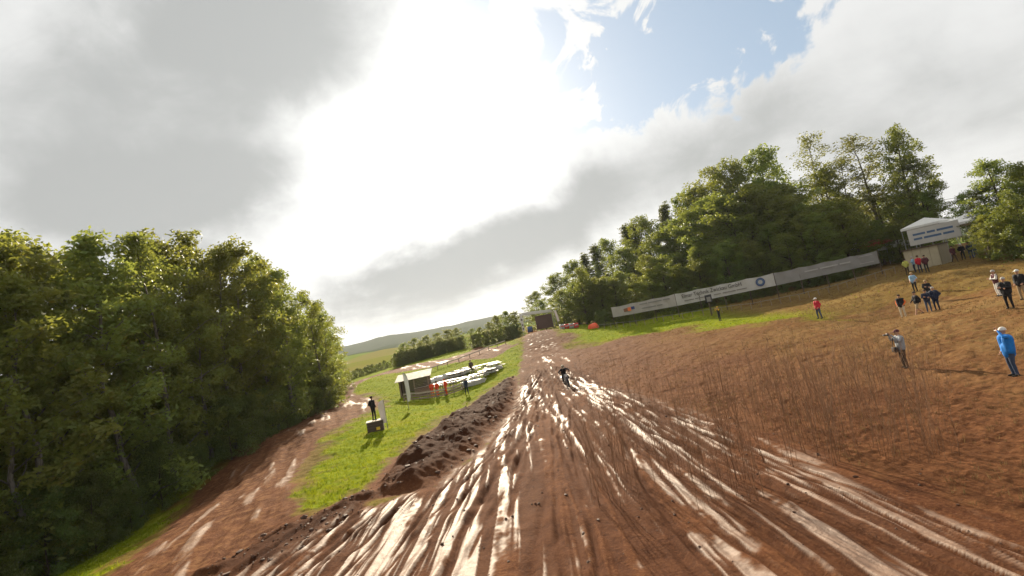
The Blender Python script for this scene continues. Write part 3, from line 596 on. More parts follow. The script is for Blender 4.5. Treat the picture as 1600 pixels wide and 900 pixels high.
def clods():
    R = np.random.default_rng(9); V = []; T = []
    bm = bmesh.new(); bmesh.ops.create_icosphere(bm, subdivisions=1, radius=1); bv = np.array([v.co[:] for v in bm.verts]); bf = np.array([[v.index for v in f.verts] for f in bm.faces]); bm.free()
    def put(poly_, num, s0, s1):
        lo, hi = poly_.min(0), poly_.max(0); c = 0
        while c < num:
            x, y = R.uniform(lo[0], hi[0], 4*num), R.uniform(max(lo[1], 6), hi[1], 4*num); k = sdist(x, y, poly_) > -0.2
            x, y = x[k][:num-c], y[k][:num-c]; z, _ = terrain(x, y)
            for a, b, h in zip(x, y, z):
                s = s0*(s1/s0)**(R.uniform()**2.5); q = bv*(1+R.normal(0, 0.22, (len(bv), 1)))*np.array([1, R.uniform(0.6, 1.1), R.uniform(0.5, 0.8)])*s
                t = R.uniform(0, 6.28); q = np.column_stack([q[:, 0]*math.cos(t)-q[:, 1]*math.sin(t), q[:, 0]*math.sin(t)+q[:, 1]*math.cos(t), q[:, 2]])
                T.append(bf+len(V)*len(bv)); V.append(q+np.array([a, b, h+s*0.2]))
            c += len(x)
    put(Z_BERM, 550, 0.02, 0.14); put(Z_BERM2, 220, 0.02, 0.12); put(Z_MAIN[[3, 5, 8, 11, 12, 15, 17, 20, 22]], 900, 0.012, 0.06)
    m = mat('clod_earth', lambda n, out: principled(n, out, n.mix(n.noise(n.new('ShaderNodeNewGeometry').outputs['Position'], 3, 4), (0.032, 0.014, 0.008), (0.085, 0.038, 0.021)), 0.75, 0.3))
    me = mesh_np('clods', np.concatenate(V), None, m, False, np.concatenate(T)); tag(link(bpy.data.objects.new('earth_clods', me)), 'loose brown earth clods on the bank and mud', 'earth', None, 'stuff')
clods()
# ------------------------------------------------------------------ built things
def box(bm, c, s, rz=0.0, bev=0.0, rot=None):
    M = Matrix.Translation(c) @ (rot.to_4x4() if rot is not None else Matrix.Rotation(rz, 4, 'Z')) @ Matrix.Diagonal((*s, 1))
    g = bmesh.ops.create_cube(bm, size=1, matrix=M)
    if bev: bmesh.ops.bevel(bm, geom=list({e for v in g['verts'] for e in v.link_edges}), offset=bev, segments=1, affect='EDGES')
def bar(bm, a, b, w, h=None, bev=0.0):
    a, b = Vector(a), Vector(b); d = b-a; q = d.to_track_quat('X', 'Z'); box(bm, (a+b)/2, (d.length, w, h or w), bev=bev, rot=q.to_matrix())
def cyl(bm, a, b, r, r2=None, n=12):
    a, b = Vector(a), Vector(b); d = b-a
    M = Matrix.Translation((a+b)/2) @ d.to_track_quat('Z', 'Y').to_matrix().to_4x4()
    bmesh.ops.create_cone(bm, cap_ends=True, segments=n, radius1=r, radius2=r if r2 is None else r2, depth=d.length, matrix=M)
def part(name, parent, m, fn, smooth=False):
    bm = bmesh.new(); fn(bm); me = bpy.data.meshes.new(name); bmesh.ops.recalc_face_normals(bm, faces=bm.faces); bm.to_mesh(me); bm.free()
    if smooth: me.polygons.foreach_set('use_smooth', np.full(len(me.polygons), True))
    me.materials.append(m); return link(bpy.data.objects.new(name, me), parent)
def text(name, parent, s, size, m, loc, rot, ext=0.006, sx=1.0):
    c = bpy.data.curves.new(name, 'FONT'); c.body = s; c.size = size; c.extrude = ext; c.align_x = 'LEFT'; c.align_y = 'CENTER'; c.resolution_u = 3
    o = bpy.data.objects.new(name, c); COL.objects.link(o); dg = bpy.context.evaluated_depsgraph_get(); me = bpy.data.meshes.new_from_object(o.evaluated_get(dg)); bpy.data.objects.remove(o)
    me.materials.clear(); me.materials.append(m); o = link(bpy.data.objects.new(name, me), parent); o.location = loc; o.rotation_euler = rot; o.scale = (sx, 1, 1); return o
PM = dict(white=paint('white_vinyl', (0.40, 0.385, 0.365), 0.5, 0.07, 2), palegrey=paint('grey_vinyl', (0.21, 0.20, 0.19), 0.5, 0.08, 2), warm=paint('warm_white_vinyl', (0.34, 0.315, 0.29), 0.5, 0.08, 2),
  ink=paint('dark_ink', (0.045, 0.04, 0.038), 0.6, 0.2), lineink=paint('grey_ink', (0.20, 0.185, 0.17), 0.6, 0.2), blueink=paint('blue_ink', (0.05, 0.10, 0.20), 0.5, 0.15), orangeink=paint('orange_ink', (0.70, 0.16, 0.04), 0.5, 0.15), navyink=paint('navy_ink', (0.03, 0.05, 0.16), 0.5, 0.15), brownink=paint('brown_ink', (0.20, 0.09, 0.05), 0.5, 0.15), paleink=paint('pale_ink', (0.34, 0.33, 0.31), 0.5, 0.1),
  steel=paint('grey_steel', (0.30, 0.30, 0.31), 0.4, 0.15, 8, 0.8), dark=paint('dark_metal', (0.03, 0.03, 0.033), 0.45, 0.2, 8), wood=timber('weathered_plank', (0.28, 0.21, 0.15)), darkwood=timber('dark_plank', (0.10, 0.07, 0.05)), palewood=timber('pale_plank', (0.50, 0.43, 0.34)),
  roof=paint('roof_sheet', (0.30, 0.28, 0.24), 0.8, 0.25, 3, 0, 0.1), beige=paint('beige_panel', (0.36, 0.31, 0.21), 0.6, 0.10, 2), beige_shade=paint('beige_panel_shaded', (0.25, 0.21, 0.13), 0.6, 0.10, 2), whiteboard=paint('white_board', (0.50, 0.48, 0.45), 0.5, 0.18, 3), tent=paint('tent_cloth', (0.58, 0.57, 0.54), 0.7, 0.06, 2), redtent=paint('red_cloth', (0.50, 0.05, 0.04), 0.7, 0.12, 2),  # second beige: darkened copy of the first, painting shade on side and back walls
  red=paint('red_plastic', (0.55, 0.04, 0.035), 0.45, 0.12, 4), orange=paint('orange_plastic', (0.75, 0.10, 0.03), 0.5, 0.12, 4), blue=paint('blue_plastic', (0.03, 0.07, 0.22), 0.4, 0.12, 4), yellow=paint('yellow_paint', (0.65, 0.42, 0.03), 0.5, 0.1, 4), rubber=paint('rubber', (0.02, 0.02, 0.02), 0.8, 0.2, 10), pinkish=paint('pale_flag', (0.72, 0.62, 0.58), 0.7, 0.1, 2), brownpanel=paint('brown_panel', (0.085, 0.045, 0.035), 0.6, 0.15, 3))
def heading(dx, dy): return math.atan2(dy, dx)
# --- long advertising banner below the right-hand wood
def banner():
    pts = [(957, 480, 496, 75), (1057, 459, 478, 69.5), (1212, 426, 446, 63.5), (1374, 391, 411, 60)]
    lo = [at(p[0]+1, p[2], p[3]) for p in pts]; hi = [at(p[0]-1, p[1], p[3]) for p in pts]; hgt = [h[2]-l[2] for h, l in zip(hi, lo)]
    base0 = Vector((lo[0][0], lo[0][1], zt(lo[0][0], lo[0][1])))
    t = thing('advertising_banner', base0, 0, 'long white and grey advertising banner on posts below the wood', 'banner')
    mats = [PM['warm'], PM['white'], PM['palegrey']]; labs = ['pale panel with small orange and blue logo', 'white panel with dark lettering and round blue emblem', 'dull grey panel with faint pale lettering']
    for k in range(3):
        a, b = Vector(lo[k])-base0, Vector(lo[k+1])-base0; d = b-a; ang = heading(d.x, d.y); L = math.hypot(d.x, d.y)
        nx, nz = 40, 4; V = []; Q = []
        nrm = Vector((math.sin(ang), -math.cos(ang), 0))
        for side in (0, 1):
            for i in range(nx+1):
                for j in range(nz+1):
                    f = i/nx; h = hgt[k]*(1-f)+hgt[k+1]*f; sag = 0.05*math.sin(f*math.pi*13+k)*math.sin(math.pi*j/nz+0.4)+0.02*math.sin(f*41+j)
                    p = a+d*(0.003+0.994*f)+Vector((0, 0, h*j/nz-(0.10*abs(math.sin(f*math.pi*(4 if k else 3))) if j == nz else 0)))+nrm*(sag+0.02*(1-side)); V.append(p[:])
        st = (nx+1)*(nz+1)
        for i in range(nx):
            for j in range(nz):
                v = i*(nz+1)+j; Q.append((v, v+nz+1, v+nz+2, v+1)); Q.append((st+v, st+v+1, st+v+nz+2, st+v+nz+1))
        pn = link(bpy.data.objects.new('panel', mesh_np('panel', V, Q, mats[k])), t); pn['label'] = labs[k]
        rot = (math.pi/2, -math.atan2(d.z, L), ang); E_ = lambda f, g: a+d*f+Vector((0, 0, (hgt[k]*(1-f)+hgt[k+1]*f)*g))+nrm*0.10
        tilt = (Matrix.Rotation(ang, 3, 'Z') @ Matrix.Rotation(-math.atan2(d.z, L), 3, 'Y') @ Matrix.Rotation(math.pi/2, 3, 'X')).to_euler()
        words = lambda nm, f0, f1, g, th, m, R: part(nm, pn, m, lambda bm: [bar(bm, E_(f, g), E_(f+w, g), 0.012, th) for f, w in R])
        if k == 0:
            part('logo', pn, PM['orangeink'], lambda bm: bar(bm, E_(0.265, 0.5), E_(0.315, 0.5), 0.02, 0.55)); part('logo', pn, PM['brownink'], lambda bm: bar(bm, E_(0.20, 0.46), E_(0.262, 0.48), 0.02, 0.5)); part('logo', pn, PM['navyink'], lambda bm: bar(bm, E_(0.32, 0.55), E_(0.375, 0.55), 0.02, 0.42))
            words('lettering_line', 0, 0, 0.72, 0.16, PM['palegrey'], [(0.46, 0.12), (0.60, 0.20), (0.82, 0.10)]); words('lettering_line', 0, 0, 0.34, 0.16, PM['palegrey'], [(0.48, 0.22), (0.72, 0.08)])
        if k == 1:
            text('lettering', pn, 'Elmar Technik Zwickau GmbH', 0.78, PM['ink'], E_(0.07, 0.66), tilt, 0.004, L*0.66/10.4)
            words('lettering_line', 0, 0, 0.28, 0.13, PM['lineink'], [(0.09, 0.10), (0.205, 0.16), (0.40, 0.07), (0.49, 0.13), (0.63, 0.10)])
            c = E_(0.865, 0.52)
            for r, m, dd in ((0.56, 'navyink', 0.0), (0.44, 'blueink', 0.012), (0.27, 'paleink', 0.024)): part('emblem', pn, PM[m], lambda bm: cyl(bm, c+nrm*dd, c+nrm*(dd+0.012), r, None, 24))
        if k == 2:
            words('lettering_line', 0, 0, 0.58, 0.17, PM['paleink'], [(0.30, 0.13), (0.45, 0.17), (0.64, 0.10)]); part('logo_frame', pn, PM['paleink'], lambda bm: [bar(bm, E_(0.82, g), E_(0.95, g), 0.012, 0.06) for g in (0.25, 0.8)])
        npost = 4 if k else 3
        for i in range(npost+(k == 2)):
            f = i/npost; p = a+d*f-nrm*0.06; gz = zt(p.x+base0.x, p.y+base0.y)-base0.z-0.2; h = hgt[k]*(1-f)+hgt[k+1]*f
            part('post', t, PM['darkwood'], lambda bm: bar(bm, (p.x, p.y, gz), (p.x, p.y, p.z+h+0.05), 0.09))
banner()
# --- tape fence with short stakes in front of the banner
def tape_fence():
    top = [(934, 508, 76), (1000, 497, 71), (1100, 480, 65.5), (1200, 464, 61), (1300, 448, 58), (1400, 430, 55.5)]
    W0 = [at(*p) for p in top]; xs = np.array(W0)
    o = Vector((xs[0][0], xs[0][1], zt(xs[0][0], xs[0][1]))); t = thing('stake_fence', o, 0, 'low fence of short pale stakes and tape below the long banner', 'fence')
    s = np.linspace(0, len(xs)-1, 34); last = None
    for v in s:
        i = min(int(v), len(xs)-2); p = xs[i]+(xs[i+1]-xs[i])*(v-i); x, y = p[0], p[1]; g = zt(x, y); q = Vector((x, y, g))-o; jit = random.uniform(-.05, .05)
        part('stake', t, PM['wood'], lambda bm: bar(bm, q+Vector((0, 0, -0.2)), q+Vector((jit, 0, 0.85+jit)), 0.06)); tp = q+Vector((jit*.8, -0.04, 0.74))
        if last is not None: part('tape', t, PM['palegrey'], lambda bm: bar(bm, last, tp, 0.012, 0.045))
        last = tp
tape_fence()
def sign_post():
    p = hit3(1111, 487); b = at(1111, 487, 64); x, y = b[0], b[1]; z = zt(x, y); h = at(1107, 461, 64)[2]-z
    t = thing('notice_board', (x, y, z), 0.15, 'dark notice board with small pale square on a post under the banner', 'sign')
    part('post', t, PM['darkwood'], lambda bm: bar(bm, (0, 0, -0.2), (0, 0, h), 0.12)); part('board', t, PM['dark'], lambda bm: box(bm, (0, -0.08, h-0.45), (0.95, 0.06, 1.0), bev=0.01)); part('notice', t, PM['palegrey'], lambda bm: box(bm, (0, -0.125, h-0.55), (0.55, 0.02, 0.6)))
sign_post()
# --- beige cabin, sign on its roof, pavilions behind
def cabin():
    p = at(1417, 415, 54); q = at(1471, 409, 51.5); x0, y0 = p[0], p[1]; d = Vector((q[0]-p[0], q[1]-p[1], 0)); L = d.length; ang = heading(d.x, d.y); z = zt((p[0]+q[0])/2, (p[1]+q[1])/2)-0.1
    t = thing('cabin', (x0, y0, z), ang, 'beige panelled cabin with flat roof beside the right-hand wood', 'cabin'); D = 3.0; h = 2.35
    n = 4
    for i in range(n): part('wall_panel', t, PM['beige'], lambda bm: box(bm, (L*(i+.5)/n, 0.03, h/2), (L/n-0.02, 0.06, h), bev=0.008))
    for i in range(3): part('wall_panel', t, PM['beige_shade'], lambda bm: box(bm, (L+0.03, 0.06+D*(i+.5)/3, h/2), (0.06, D/3-0.02, h), bev=0.008))
    part('wall_panel', t, PM['beige_shade'], lambda bm: box(bm, (-0.03, D/2+.06, h/2), (0.06, D, h))); part('wall_panel', t, PM['beige_shade'], lambda bm: box(bm, (L/2, D+.1, h/2), (L, 0.06, h)))
    part('roof', t, PM['darkwood'], lambda bm: box(bm, (L/2, D/2, h+0.06), (L+0.35, D+0.4, 0.12), bev=0.02))
    s = thing('sign_board', (x0, y0, z+h+0.12), ang, 'large white sign board with two lines of blue lettering on the cabin roof', 'sign'); s.location = Vector((x0, y0, z+h+0.12))+Vector((math.cos(ang), math.sin(ang), 0))*1.0
    part('board', s, PM['white'], lambda bm: box(bm, (L*0.62, 0.4, 1.15), (4.4, 0.06, 1.75), bev=0.01))
    for xx in (-1.7, 1.7): part('leg', s, PM['steel'], lambda bm: bar(bm, (L*0.62+xx, 0.47, 0), (L*0.62+xx, 0.47, 1.8), 0.07))
    for g, W_ in ((1.42, ((-1.75, 1.1), (-0.5, 0.7), (0.35, 1.35))), (0.92, ((-1.75, 0.75), (-0.85, 1.5), (0.8, 0.9)))):
        part('lettering_line', s, PM['blueink'], lambda bm: [box(bm, (L*0.62+a+w/2, 0.362, g), (w, 0.012, 0.22)) for a, w in W_])
cabin()
def pavilion(px, py, d, w, m, label, group=None):
    b = at(px, py, d); x, y = b[0], b[1]; z = zt(x, y); h = max(2.6, b[2]-z)
    t = thing('pavilion_tent', (x, y, z), 0.5, label, 'tent', group); e = h-0.9
    def roof(bm):
        vs = [bm.verts.new((sx*w/2, sy*w/2, e)) for sx, sy in ((-1, -1), (1, -1), (1, 1), (-1, 1))]; vl = [bm.verts.new((sx*w/2, sy*w/2, e-0.28)) for sx, sy in ((-1, -1), (1, -1), (1, 1), (-1, 1))]; c = bm.verts.new((0, 0, h)); c2 = bm.verts.new((0, 0, h-0.05))
        for i in range(4): j = (i+1) % 4; bm.faces.new((vs[i], vs[j], c)); bm.faces.new((vl[i], vl[j], vs[j], vs[i])); bm.faces.new((vl[j], vl[i], c2))
    part('roof', t, m, roof)
    for sx in (-1, 1):
        for sy in (-1, 1): part('leg', t, PM['steel'], lambda bm: bar(bm, (sx*(w/2-.06), sy*(w/2-.06), -0.1), (sx*(w/2-.06), sy*(w/2-.06), e), 0.05))
for px, py, d, w, m, lab in ((1486, 342, 60, 3.6, 'tent', 'white pavilion tent behind the sign on the cabin roof'), (1444, 340, 62, 4, 'tent', 'white pavilion tent left behind the cabin sign, by the pines'), (1508, 334, 58, 3.6, 'tent', 'small white pavilion tent between the cabin sign and big dark tree'),
                             (1368, 372, 76, 4, 'redtent', 'red pavilion tent seen between trunks behind the banner'), (1340, 378, 80, 4.5, 'tent', 'white pavilion tent seen between trunks beside the red one'), (1402, 374, 74, 4, 'tent', 'white pavilion tent between the red one and the cabin'), (1255, 384, 96, 4, 'tent', 'white pavilion tent deep in the wood behind the banner')):
    pavilion(px, py, d, w, PM[m], lab)
# --- timber hut with sheet roof on the left turf
def hut():
    a = at(630, 618, 54); b = at(668, 606, 55); x0, y0 = a[0], a[1]; d = Vector((b[0]-a[0], b[1]-a[1], 0)); ang = 0.10; W_ = 3.4; D = 2.3; z = min(zt(x0, y0), zt(b[0], b[1]))
    t = thing('timber_hut', (x0-0.35, y0+0.4, z), ang, 'open timber hut with pale sheet roof on the green turf', 'hut'); t.scale = (0.96, 0.96, 0.86)
    for x, y, h in ((0.06, 0, 2.25), (W_*0.5, 0, 2.3), (W_-0.06, 0, 2.35), (0.06, D, 2.75), (W_-0.06, D, 2.8)): part('post', t, PM['wood'], lambda bm: bar(bm, (x, y, -0.3), (x, y, h), 0.14))
    for i in range(5): part('roof_sheet', t, PM['roof'], lambda bm: bar(bm, (-0.4+(W_+0.8)*(i+.5)/5, -0.55, 2.22+0.02*i), (-0.4+(W_+0.8)*(i+.5)/5, D+0.45, 2.92+0.02*i), (W_+0.8)/5-0.012, 0.045))
    for i in range(12): part('plank', t, PM['darkwood'], lambda bm: box(bm, (W_/2, D+0.10, 0.1+0.205*i), (W_+0.1, 0.035, 0.19)))
    for i in range(11): part('plank', t, PM['darkwood'], lambda bm: box(bm, (-0.04, D/2, 0.1+0.205*i), (0.035, D, 0.19)))
    for i in range(4): part('counter_plank', t, PM['wood'], lambda bm: box(bm, (W_*0.75, -0.10, 0.2+0.20*i), (W_*0.5, 0.035, 0.18)))
    part('counter_top', t, PM['palewood'], lambda bm: box(bm, (W_*0.75, -0.05, 1.0), (W_*0.54, 0.5, 0.05), bev=0.01))
    part('floor', t, PM['darkwood'], lambda bm: box(bm, (W_/2, D/2, 0.0), (W_, D, 0.12)))
    return t
hut()
def rail_fence():
    P = [at(*p) for p in ((632, 627, 51.5), (660, 620, 52), (690, 613, 52.5), (722, 602, 54))]
    o = Vector((P[0][0], P[0][1], zt(P[0][0], P[0][1]))); t = thing('plank_fence', o, 0, 'low brown plank fence in front of the timber hut and white tables', 'fence'); last = None
    for i in range(8):
        v = i/7*3; k = min(int(v), 2); p = P[k]+(P[k+1]-P[k])*(v-k); q = Vector((p[0], p[1], zt(p[0], p[1])))-o
        part('post', t, PM['wood'], lambda bm: bar(bm, q+Vector((0, 0, -0.25)), q+Vector((0, 0, 0.85)), 0.10))
        if last is not None:
            for h, w in ((0.72, 0.16), (0.42, 0.16), (0.14, 0.14)): part('plank', t, PM['wood' if h != 0.72 else 'palewood'], lambda bm: bar(bm, last+Vector((0, -0.06, h)), q+Vector((0, -0.06, h)), 0.035, w))
        last = q
rail_fence()
def table_set(x, y, rz, L, label, group):
    t = thing('picnic_table', (x, y, zt(x, y)), rz, label, 'table', group)
    for i in range(4): part('top_plank', t, PM['whiteboard'], lambda bm: box(bm, (0, -0.29+0.195*i, 0.75), (L, 0.18, 0.045), bev=0.006))
    for s in (-1, 1):
        for i in range(2): part('seat_plank', t, PM['whiteboard'], lambda bm: box(bm, (0, s*(0.66+0.14*i), 0.45), (L, 0.125, 0.04), bev=0.006))
        part('trestle', t, PM['wood'], lambda bm: [bar(bm, (s*L*0.38, -0.62, -0.05), (s*L*0.38, -0.2, 0.72), 0.06), bar(bm, (s*L*0.38, 0.62, -0.05), (s*L*0.38, 0.2, 0.72), 0.06), bar(bm, (s*L*0.38, -0.8, 0.40), (s*L*0.38, 0.8, 0.40), 0.06)])
TL = 'white picnic table on the turf between the hut and the earth bank'
for k, (px, py, d, rz, L) in enumerate(((682, 604, 56, .45, 2.2), (700, 600, 57, .5, 2.2), (716, 597, 57, .4, 2.2), (733, 592, 56.5, .5, 2.2), (748, 590, 57, .35, 2.2), (762, 586, 57.5, .6, 2.2), (712, 588, 61, .4, 2.2), (730, 583, 62, .5, 2.2), (752, 579, 62, .5, 2.2), (768, 576, 61.5, .4, 2.2), (692, 593, 61, .5, 2.2), (775, 584, 60, .9, 2.2))):
    p = at(px, py, d); table_set(p[0], p[1], rz, L, TL, 'white picnic tables')
def board_pile(px, py, d, rz, label, n=9, m='whiteboard'):
    p = at(px, py, d); R = random.Random(px); t = thing('board_stack', (p[0], p[1], zt(p[0], p[1])), rz, label, 'boards')
    for i in range(n): part('board', t, PM[m], lambda bm: box(bm, (R.uniform(-.15, .15), R.uniform(-.12, .12)+0.3*(i % 2)-0.15, 0.06+0.10*(i//2)), (R.uniform(2.2, 3.0), 0.27, 0.07), R.uniform(-.06, .06)))
board_pile(741, 598, 55, 0.3, 'untidy stack of white boards behind the person in navy', 11); board_pile(771, 578, 59, 0.75, 'untidy stack of white boards next to the grassy slope of the track', 12)
def tarp_roll():
    a, b = at(662, 588, 59), at(731, 574, 63.5); o = Vector((a[0], a[1], zt(a[0], a[1]))); d = Vector(b)-Vector(a); d.z = 0; L = d.length; ang = heading(d.x, d.y)
    t = thing('barrier_tube', o, ang, 'long white plastic barrier tube lying behind the white tables', 'barrier'); n = 5
    for i in range(n):
        g = zt(o.x+d.x*(i+.5)/n, o.y+d.y*(i+.5)/n)-o.z
        part('segment', t, PM['whiteboard'], lambda bm: (cyl(bm, (L*i/n+.03, 0, 0.42+g), (L*(i+1)/n-.03, 0, 0.42+g), 0.45, None, 16)), True)
tarp_roll()
def log_rail():
    pts = [(668, 584, 74), (700, 573, 76), (735, 563, 78), (765, 553, 80), (792, 548, 80)]; W_ = [at(*p) for p in pts]; o = Vector((W_[0][0], W_[0][1], zt(W_[0][0], W_[0][1]))); t = thing('pole_rail', o, 0, 'low wooden pole rail along the turf beyond the white tables', 'fence'); last = None
    for i in range(9):
        v = i/8*4; k = min(int(v), 3); p = W_[k]+(W_[k+1]-W_[k])*(v-k); q = Vector((p[0], p[1], zt(p[0], p[1])))-o
        part('post', t, PM['wood'], lambda bm: bar(bm, q+Vector((0, 0, -0.2)), q+Vector((0, 0, 0.6)), 0.10))
        if last is not None: part('pole', t, PM['palewood'], lambda bm: cyl(bm, last+Vector((0, -.05, 0.52)), q+Vector((0, -.05, 0.52)), 0.09, 0.075, 8))
        last = q
log_rail()
def feather_flag(px, py, d, h, w, m, label, rz):
    p = at(px, py, d); t = thing('feather_flag', (p[0], p[1], zt(p[0], p[1])), rz, label, 'flag')
    part('pole', t, PM['steel'], lambda bm: cyl(bm, (0, 0, -0.2), (0, 0, h), 0.03, 0.018, 8))
    V = []; Q = []; n = 16
    for s in (0, 1):
        for i in range(n+1):
            f = i/n; z = h*(0.22+0.78*f); ww = w*min(1, 0.6+2.5*f)*math.sqrt(max(0.02, 1-max(0, (f-0.7)/0.3)**2))
            for j in range(4): V.append((0.03+ww*j/3, 0.05*math.sin(f*7+j)+0.01*s, z))
    st = 4*(n+1)
    for i in range(n):
        for j in range(3): v = i*4+j; Q += [(v, v+1, v+5, v+4), (st+v, st+v+4, st+v+5, st+v+1)]
    link(bpy.data.objects.new('cloth', mesh_np('cloth', V, Q, m)), t)
feather_flag(639, 640, 45.5, 3.5, 0.34, PM['tent'], 'narrow white feather flag standing before the timber hut', 0.2)
feather_flag(606, 668, 34.8, 2.1, 0.45, PM['pinkish'], 'pale pinkish feather flag beside the marshal on the wooden box', 2.9)
def podium():
    p = at(588, 672, 35); t = thing('wooden_box', (p[0], p[1], zt(p[0], p[1])), 0.25, 'wooden marshal box with a yellow mark standing on the turf', 'box'); H_ = at(590, 645, 35)[2]-zt(p[0], p[1]); H_ = max(0.6, min(0.75, H_))
    for i in range(4):
        h = H_*(i+.5)/4-0.02
        for y in (-0.45, 0.45): part('plank', t, PM['darkwood'], lambda bm: box(bm, (0, y, h), (1.1, 0.04, H_/4-0.02)))
        for x in (-0.55, 0.55): part('plank', t, PM['darkwood'], lambda bm: box(bm, (x, 0, h), (0.04, 0.86, H_/4-0.02)))
    for i in range(5): part('top_plank', t, PM['palewood'], lambda bm: box(bm, (0, -0.4+0.2*i, H_), (1.2, 0.19, 0.045)))
    part('mark', t, PM['yellow'], lambda bm: box(bm, (0.18, -0.48, H_*0.3), (0.26, 0.02, 0.2)))
    return t, H_
POD, PODH = podium()
# --- start arch at the top of the hill
def start_arch():
    D = 97.0; a = at(819, 520, D); tl = at(810, 490, D); trp = at(862, 485, D); z0 = zt(a[0], a[1]); o = Vector((a[0], a[1], z0)); W_ = trp[0]-a[0]; H_ = tl[2]-z0; H2 = trp[2]-z0
    t = thing('start_arch', o, 0, 'start arch with white pole, white top beam and brown panel on the hill crest', 'arch')
    part('pole', t, PM['steel'], lambda bm: [bar(bm, (sx, sy, -0.3), (sx, sy, H_), 0.06) for sx in (-0.2, 0.2) for sy in (-0.2, 0.2)]+[bar(bm, (-0.2, -0.2, i*0.5), (0.2, -0.2, i*0.5+0.4), 0.04) for i in range(int(H_/0.5))])
    part('sleeve', t, PM['tent'], lambda bm: box(bm, (0, -0.25, H_*0.62), (0.5, 0.05, H_*0.72)))
    for f in (0.35, 0.5, 0.72): part('lettering_block', t, PM['ink'], lambda bm: box(bm, (0, -0.285, H_*f), (0.28, 0.015, 0.35)))
    part('pole', t, PM['steel'], lambda bm: [bar(bm, (W_+sx, sy, -0.3), (W_+sx, sy, H2), 0.06) for sx in (-0.2, 0.2) for sy in (-0.2, 0.2)])
    part('top_beam', t, PM['tent'], lambda bm: bar(bm, (0.3, -0.05, H_-0.25), (W_+0.1, -0.05, H2-0.05), 0.45, 0.55, bev=0.04))
    part('panel', t, PM['brownpanel'], lambda bm: box(bm, (W_*0.70, -0.12, H2-1.9), (W_*0.55, 0.10, 2.7), bev=0.02))
    p = at(874, 508, 92); z1 = zt(p[0], p[1]); tp = at(865, 484, 92); s = thing('banner_pole', (p[0], p[1], z1), 0, 'leaning pole with pale narrow banner right of the start arch', 'flag')
    q = Vector((tp[0]-p[0], 0, tp[2]-z1)); part('pole', s, PM['steel'], lambda bm: cyl(bm, (0, 0, -0.3), q, 0.05, 0.03, 8)); part('cloth', s, PM['pinkish'], lambda bm: bar(bm, q*0.35+Vector((0.2, 0, 0)), q*0.95+Vector((0.2, 0, 0)), 0.03, 0.4))
start_arch()
def barrel():
    p = at(828, 513, 99); t = thing('blue_barrel', (p[0], p[1], zt(p[0], p[1])), 0, 'blue plastic tank under the start arch', 'tank')
    h = max(1.1, p[2]+0.35-zt(p[0], p[1]))
    part('body', t, PM['blue'], lambda bm: [cyl(bm, (0, 0, h-1.1), (0, 0, h), 0.52, 0.52, 20), cyl(bm, (0, 0, h-0.8), (0, 0, h-0.74), 0.56, 0.56, 20), cyl(bm, (0, 0, h-0.4), (0, 0, h-0.34), 0.56, 0.56, 20)], True); part('lid', t, PM['dark'], lambda bm: cyl(bm, (0, 0, h), (0, 0, h+0.06), 0.2, 0.2, 16))
    part('stand', t, PM['wood'], lambda bm: [bar(bm, (sx*.4, sy*.4, -0.2), (sx*.4, sy*.4, h-1.1), 0.09) for sx in (-1, 1) for sy in (-1, 1)]+[box(bm, (0, 0, h-1.13), (1.1, 1.1, 0.08))])
barrel()
def barriers():
    for i, (m, dz) in enumerate((('white', 0), ('red', 0), ('white', 0), ('red', 0))):
        p = at(879+7.2*i, 515-1.2*i, 84); t = thing('barrier_block', (p[0], p[1], zt(p[0], p[1])), 0.1, f"{'white' if m=='white' else 'red'} padded barrier block in the row beside the track crest", 'barrier', f'{m} barrier blocks by the crest')
        part('pad', t, PM[m], lambda bm: box(bm, (0, 0, 0.42), (0.78, 0.7, 0.86), bev=0.09), True); part('strap', t, PM['dark'], lambda bm: [box(bm, (0, -0.002, 0.42), (0.05, 0.72, 0.88))]); part('rim', t, PM['red' if m == 'white' else 'white'], lambda bm: box(bm, (0, -0.355, 0.5), (0.6, 0.02, 0.16)))
    p = at(928, 514, 79); t = thing('barrier_tarp', (p[0], p[1], zt(p[0], p[1])), 0.2, 'bright orange tarp covered bale at the edge of the turf below the wood', 'bale')
    def dome(bm):
        bmesh.ops.create_icosphere(bm, subdivisions=3, radius=1)
        for v in bm.verts: v.co = Vector((v.co.x*0.9, v.co.y*0.5, max(-0.1, v.co.z*0.75+0.05)))*(1+0.10*math.sin(v.co.x*7+v.co.y*5)); v.co.x = math.copysign(abs(v.co.x/0.95)**0.7*0.95, v.co.x)
    part('tarp', t, PM['orange'], dome, True); part('rope', t, PM['dark'], lambda bm: [bar(bm, (x, -0.5, 0.1), (x, 0.0, 0.82), 0.03) for x in (-0.4, 0.4)])
barriers()
# ------------------------------------------------------------------ people
CM = {}
def cloth(name, col):
    if name not in CM: CM[name] = paint('cloth_'+name, col, 0.85, 0.22, 9, 0, 0.2)
    return CM[name]
COLS = dict(blue=(0.02, 0.20, 0.62), grey=(0.30, 0.33, 0.36), red=(0.55, 0.03, 0.05), yellow=(0.60, 0.36, 0.03), black=(0.018, 0.018, 0.022), navy=(0.02, 0.028, 0.06), orange=(0.70, 0.13, 0.02), white=(0.72, 0.70, 0.66), cream=(0.62, 0.55, 0.42), jeans=(0.05, 0.075, 0.13), beige=(0.36, 0.27, 0.16), lightblue=(0.28, 0.45, 0.62), maroon=(0.09, 0.025, 0.035), hivis=(0.80, 0.08, 0.025), brown=(0.07, 0.045, 0.03), lime=(0.50, 0.50, 0.12), skin=(0.52, 0.30, 0.20), hair=(0.05, 0.032, 0.02), blond=(0.45, 0.32, 0.15), greyhair=(0.45, 0.43, 0.40), shoe=(0.03, 0.028, 0.026))
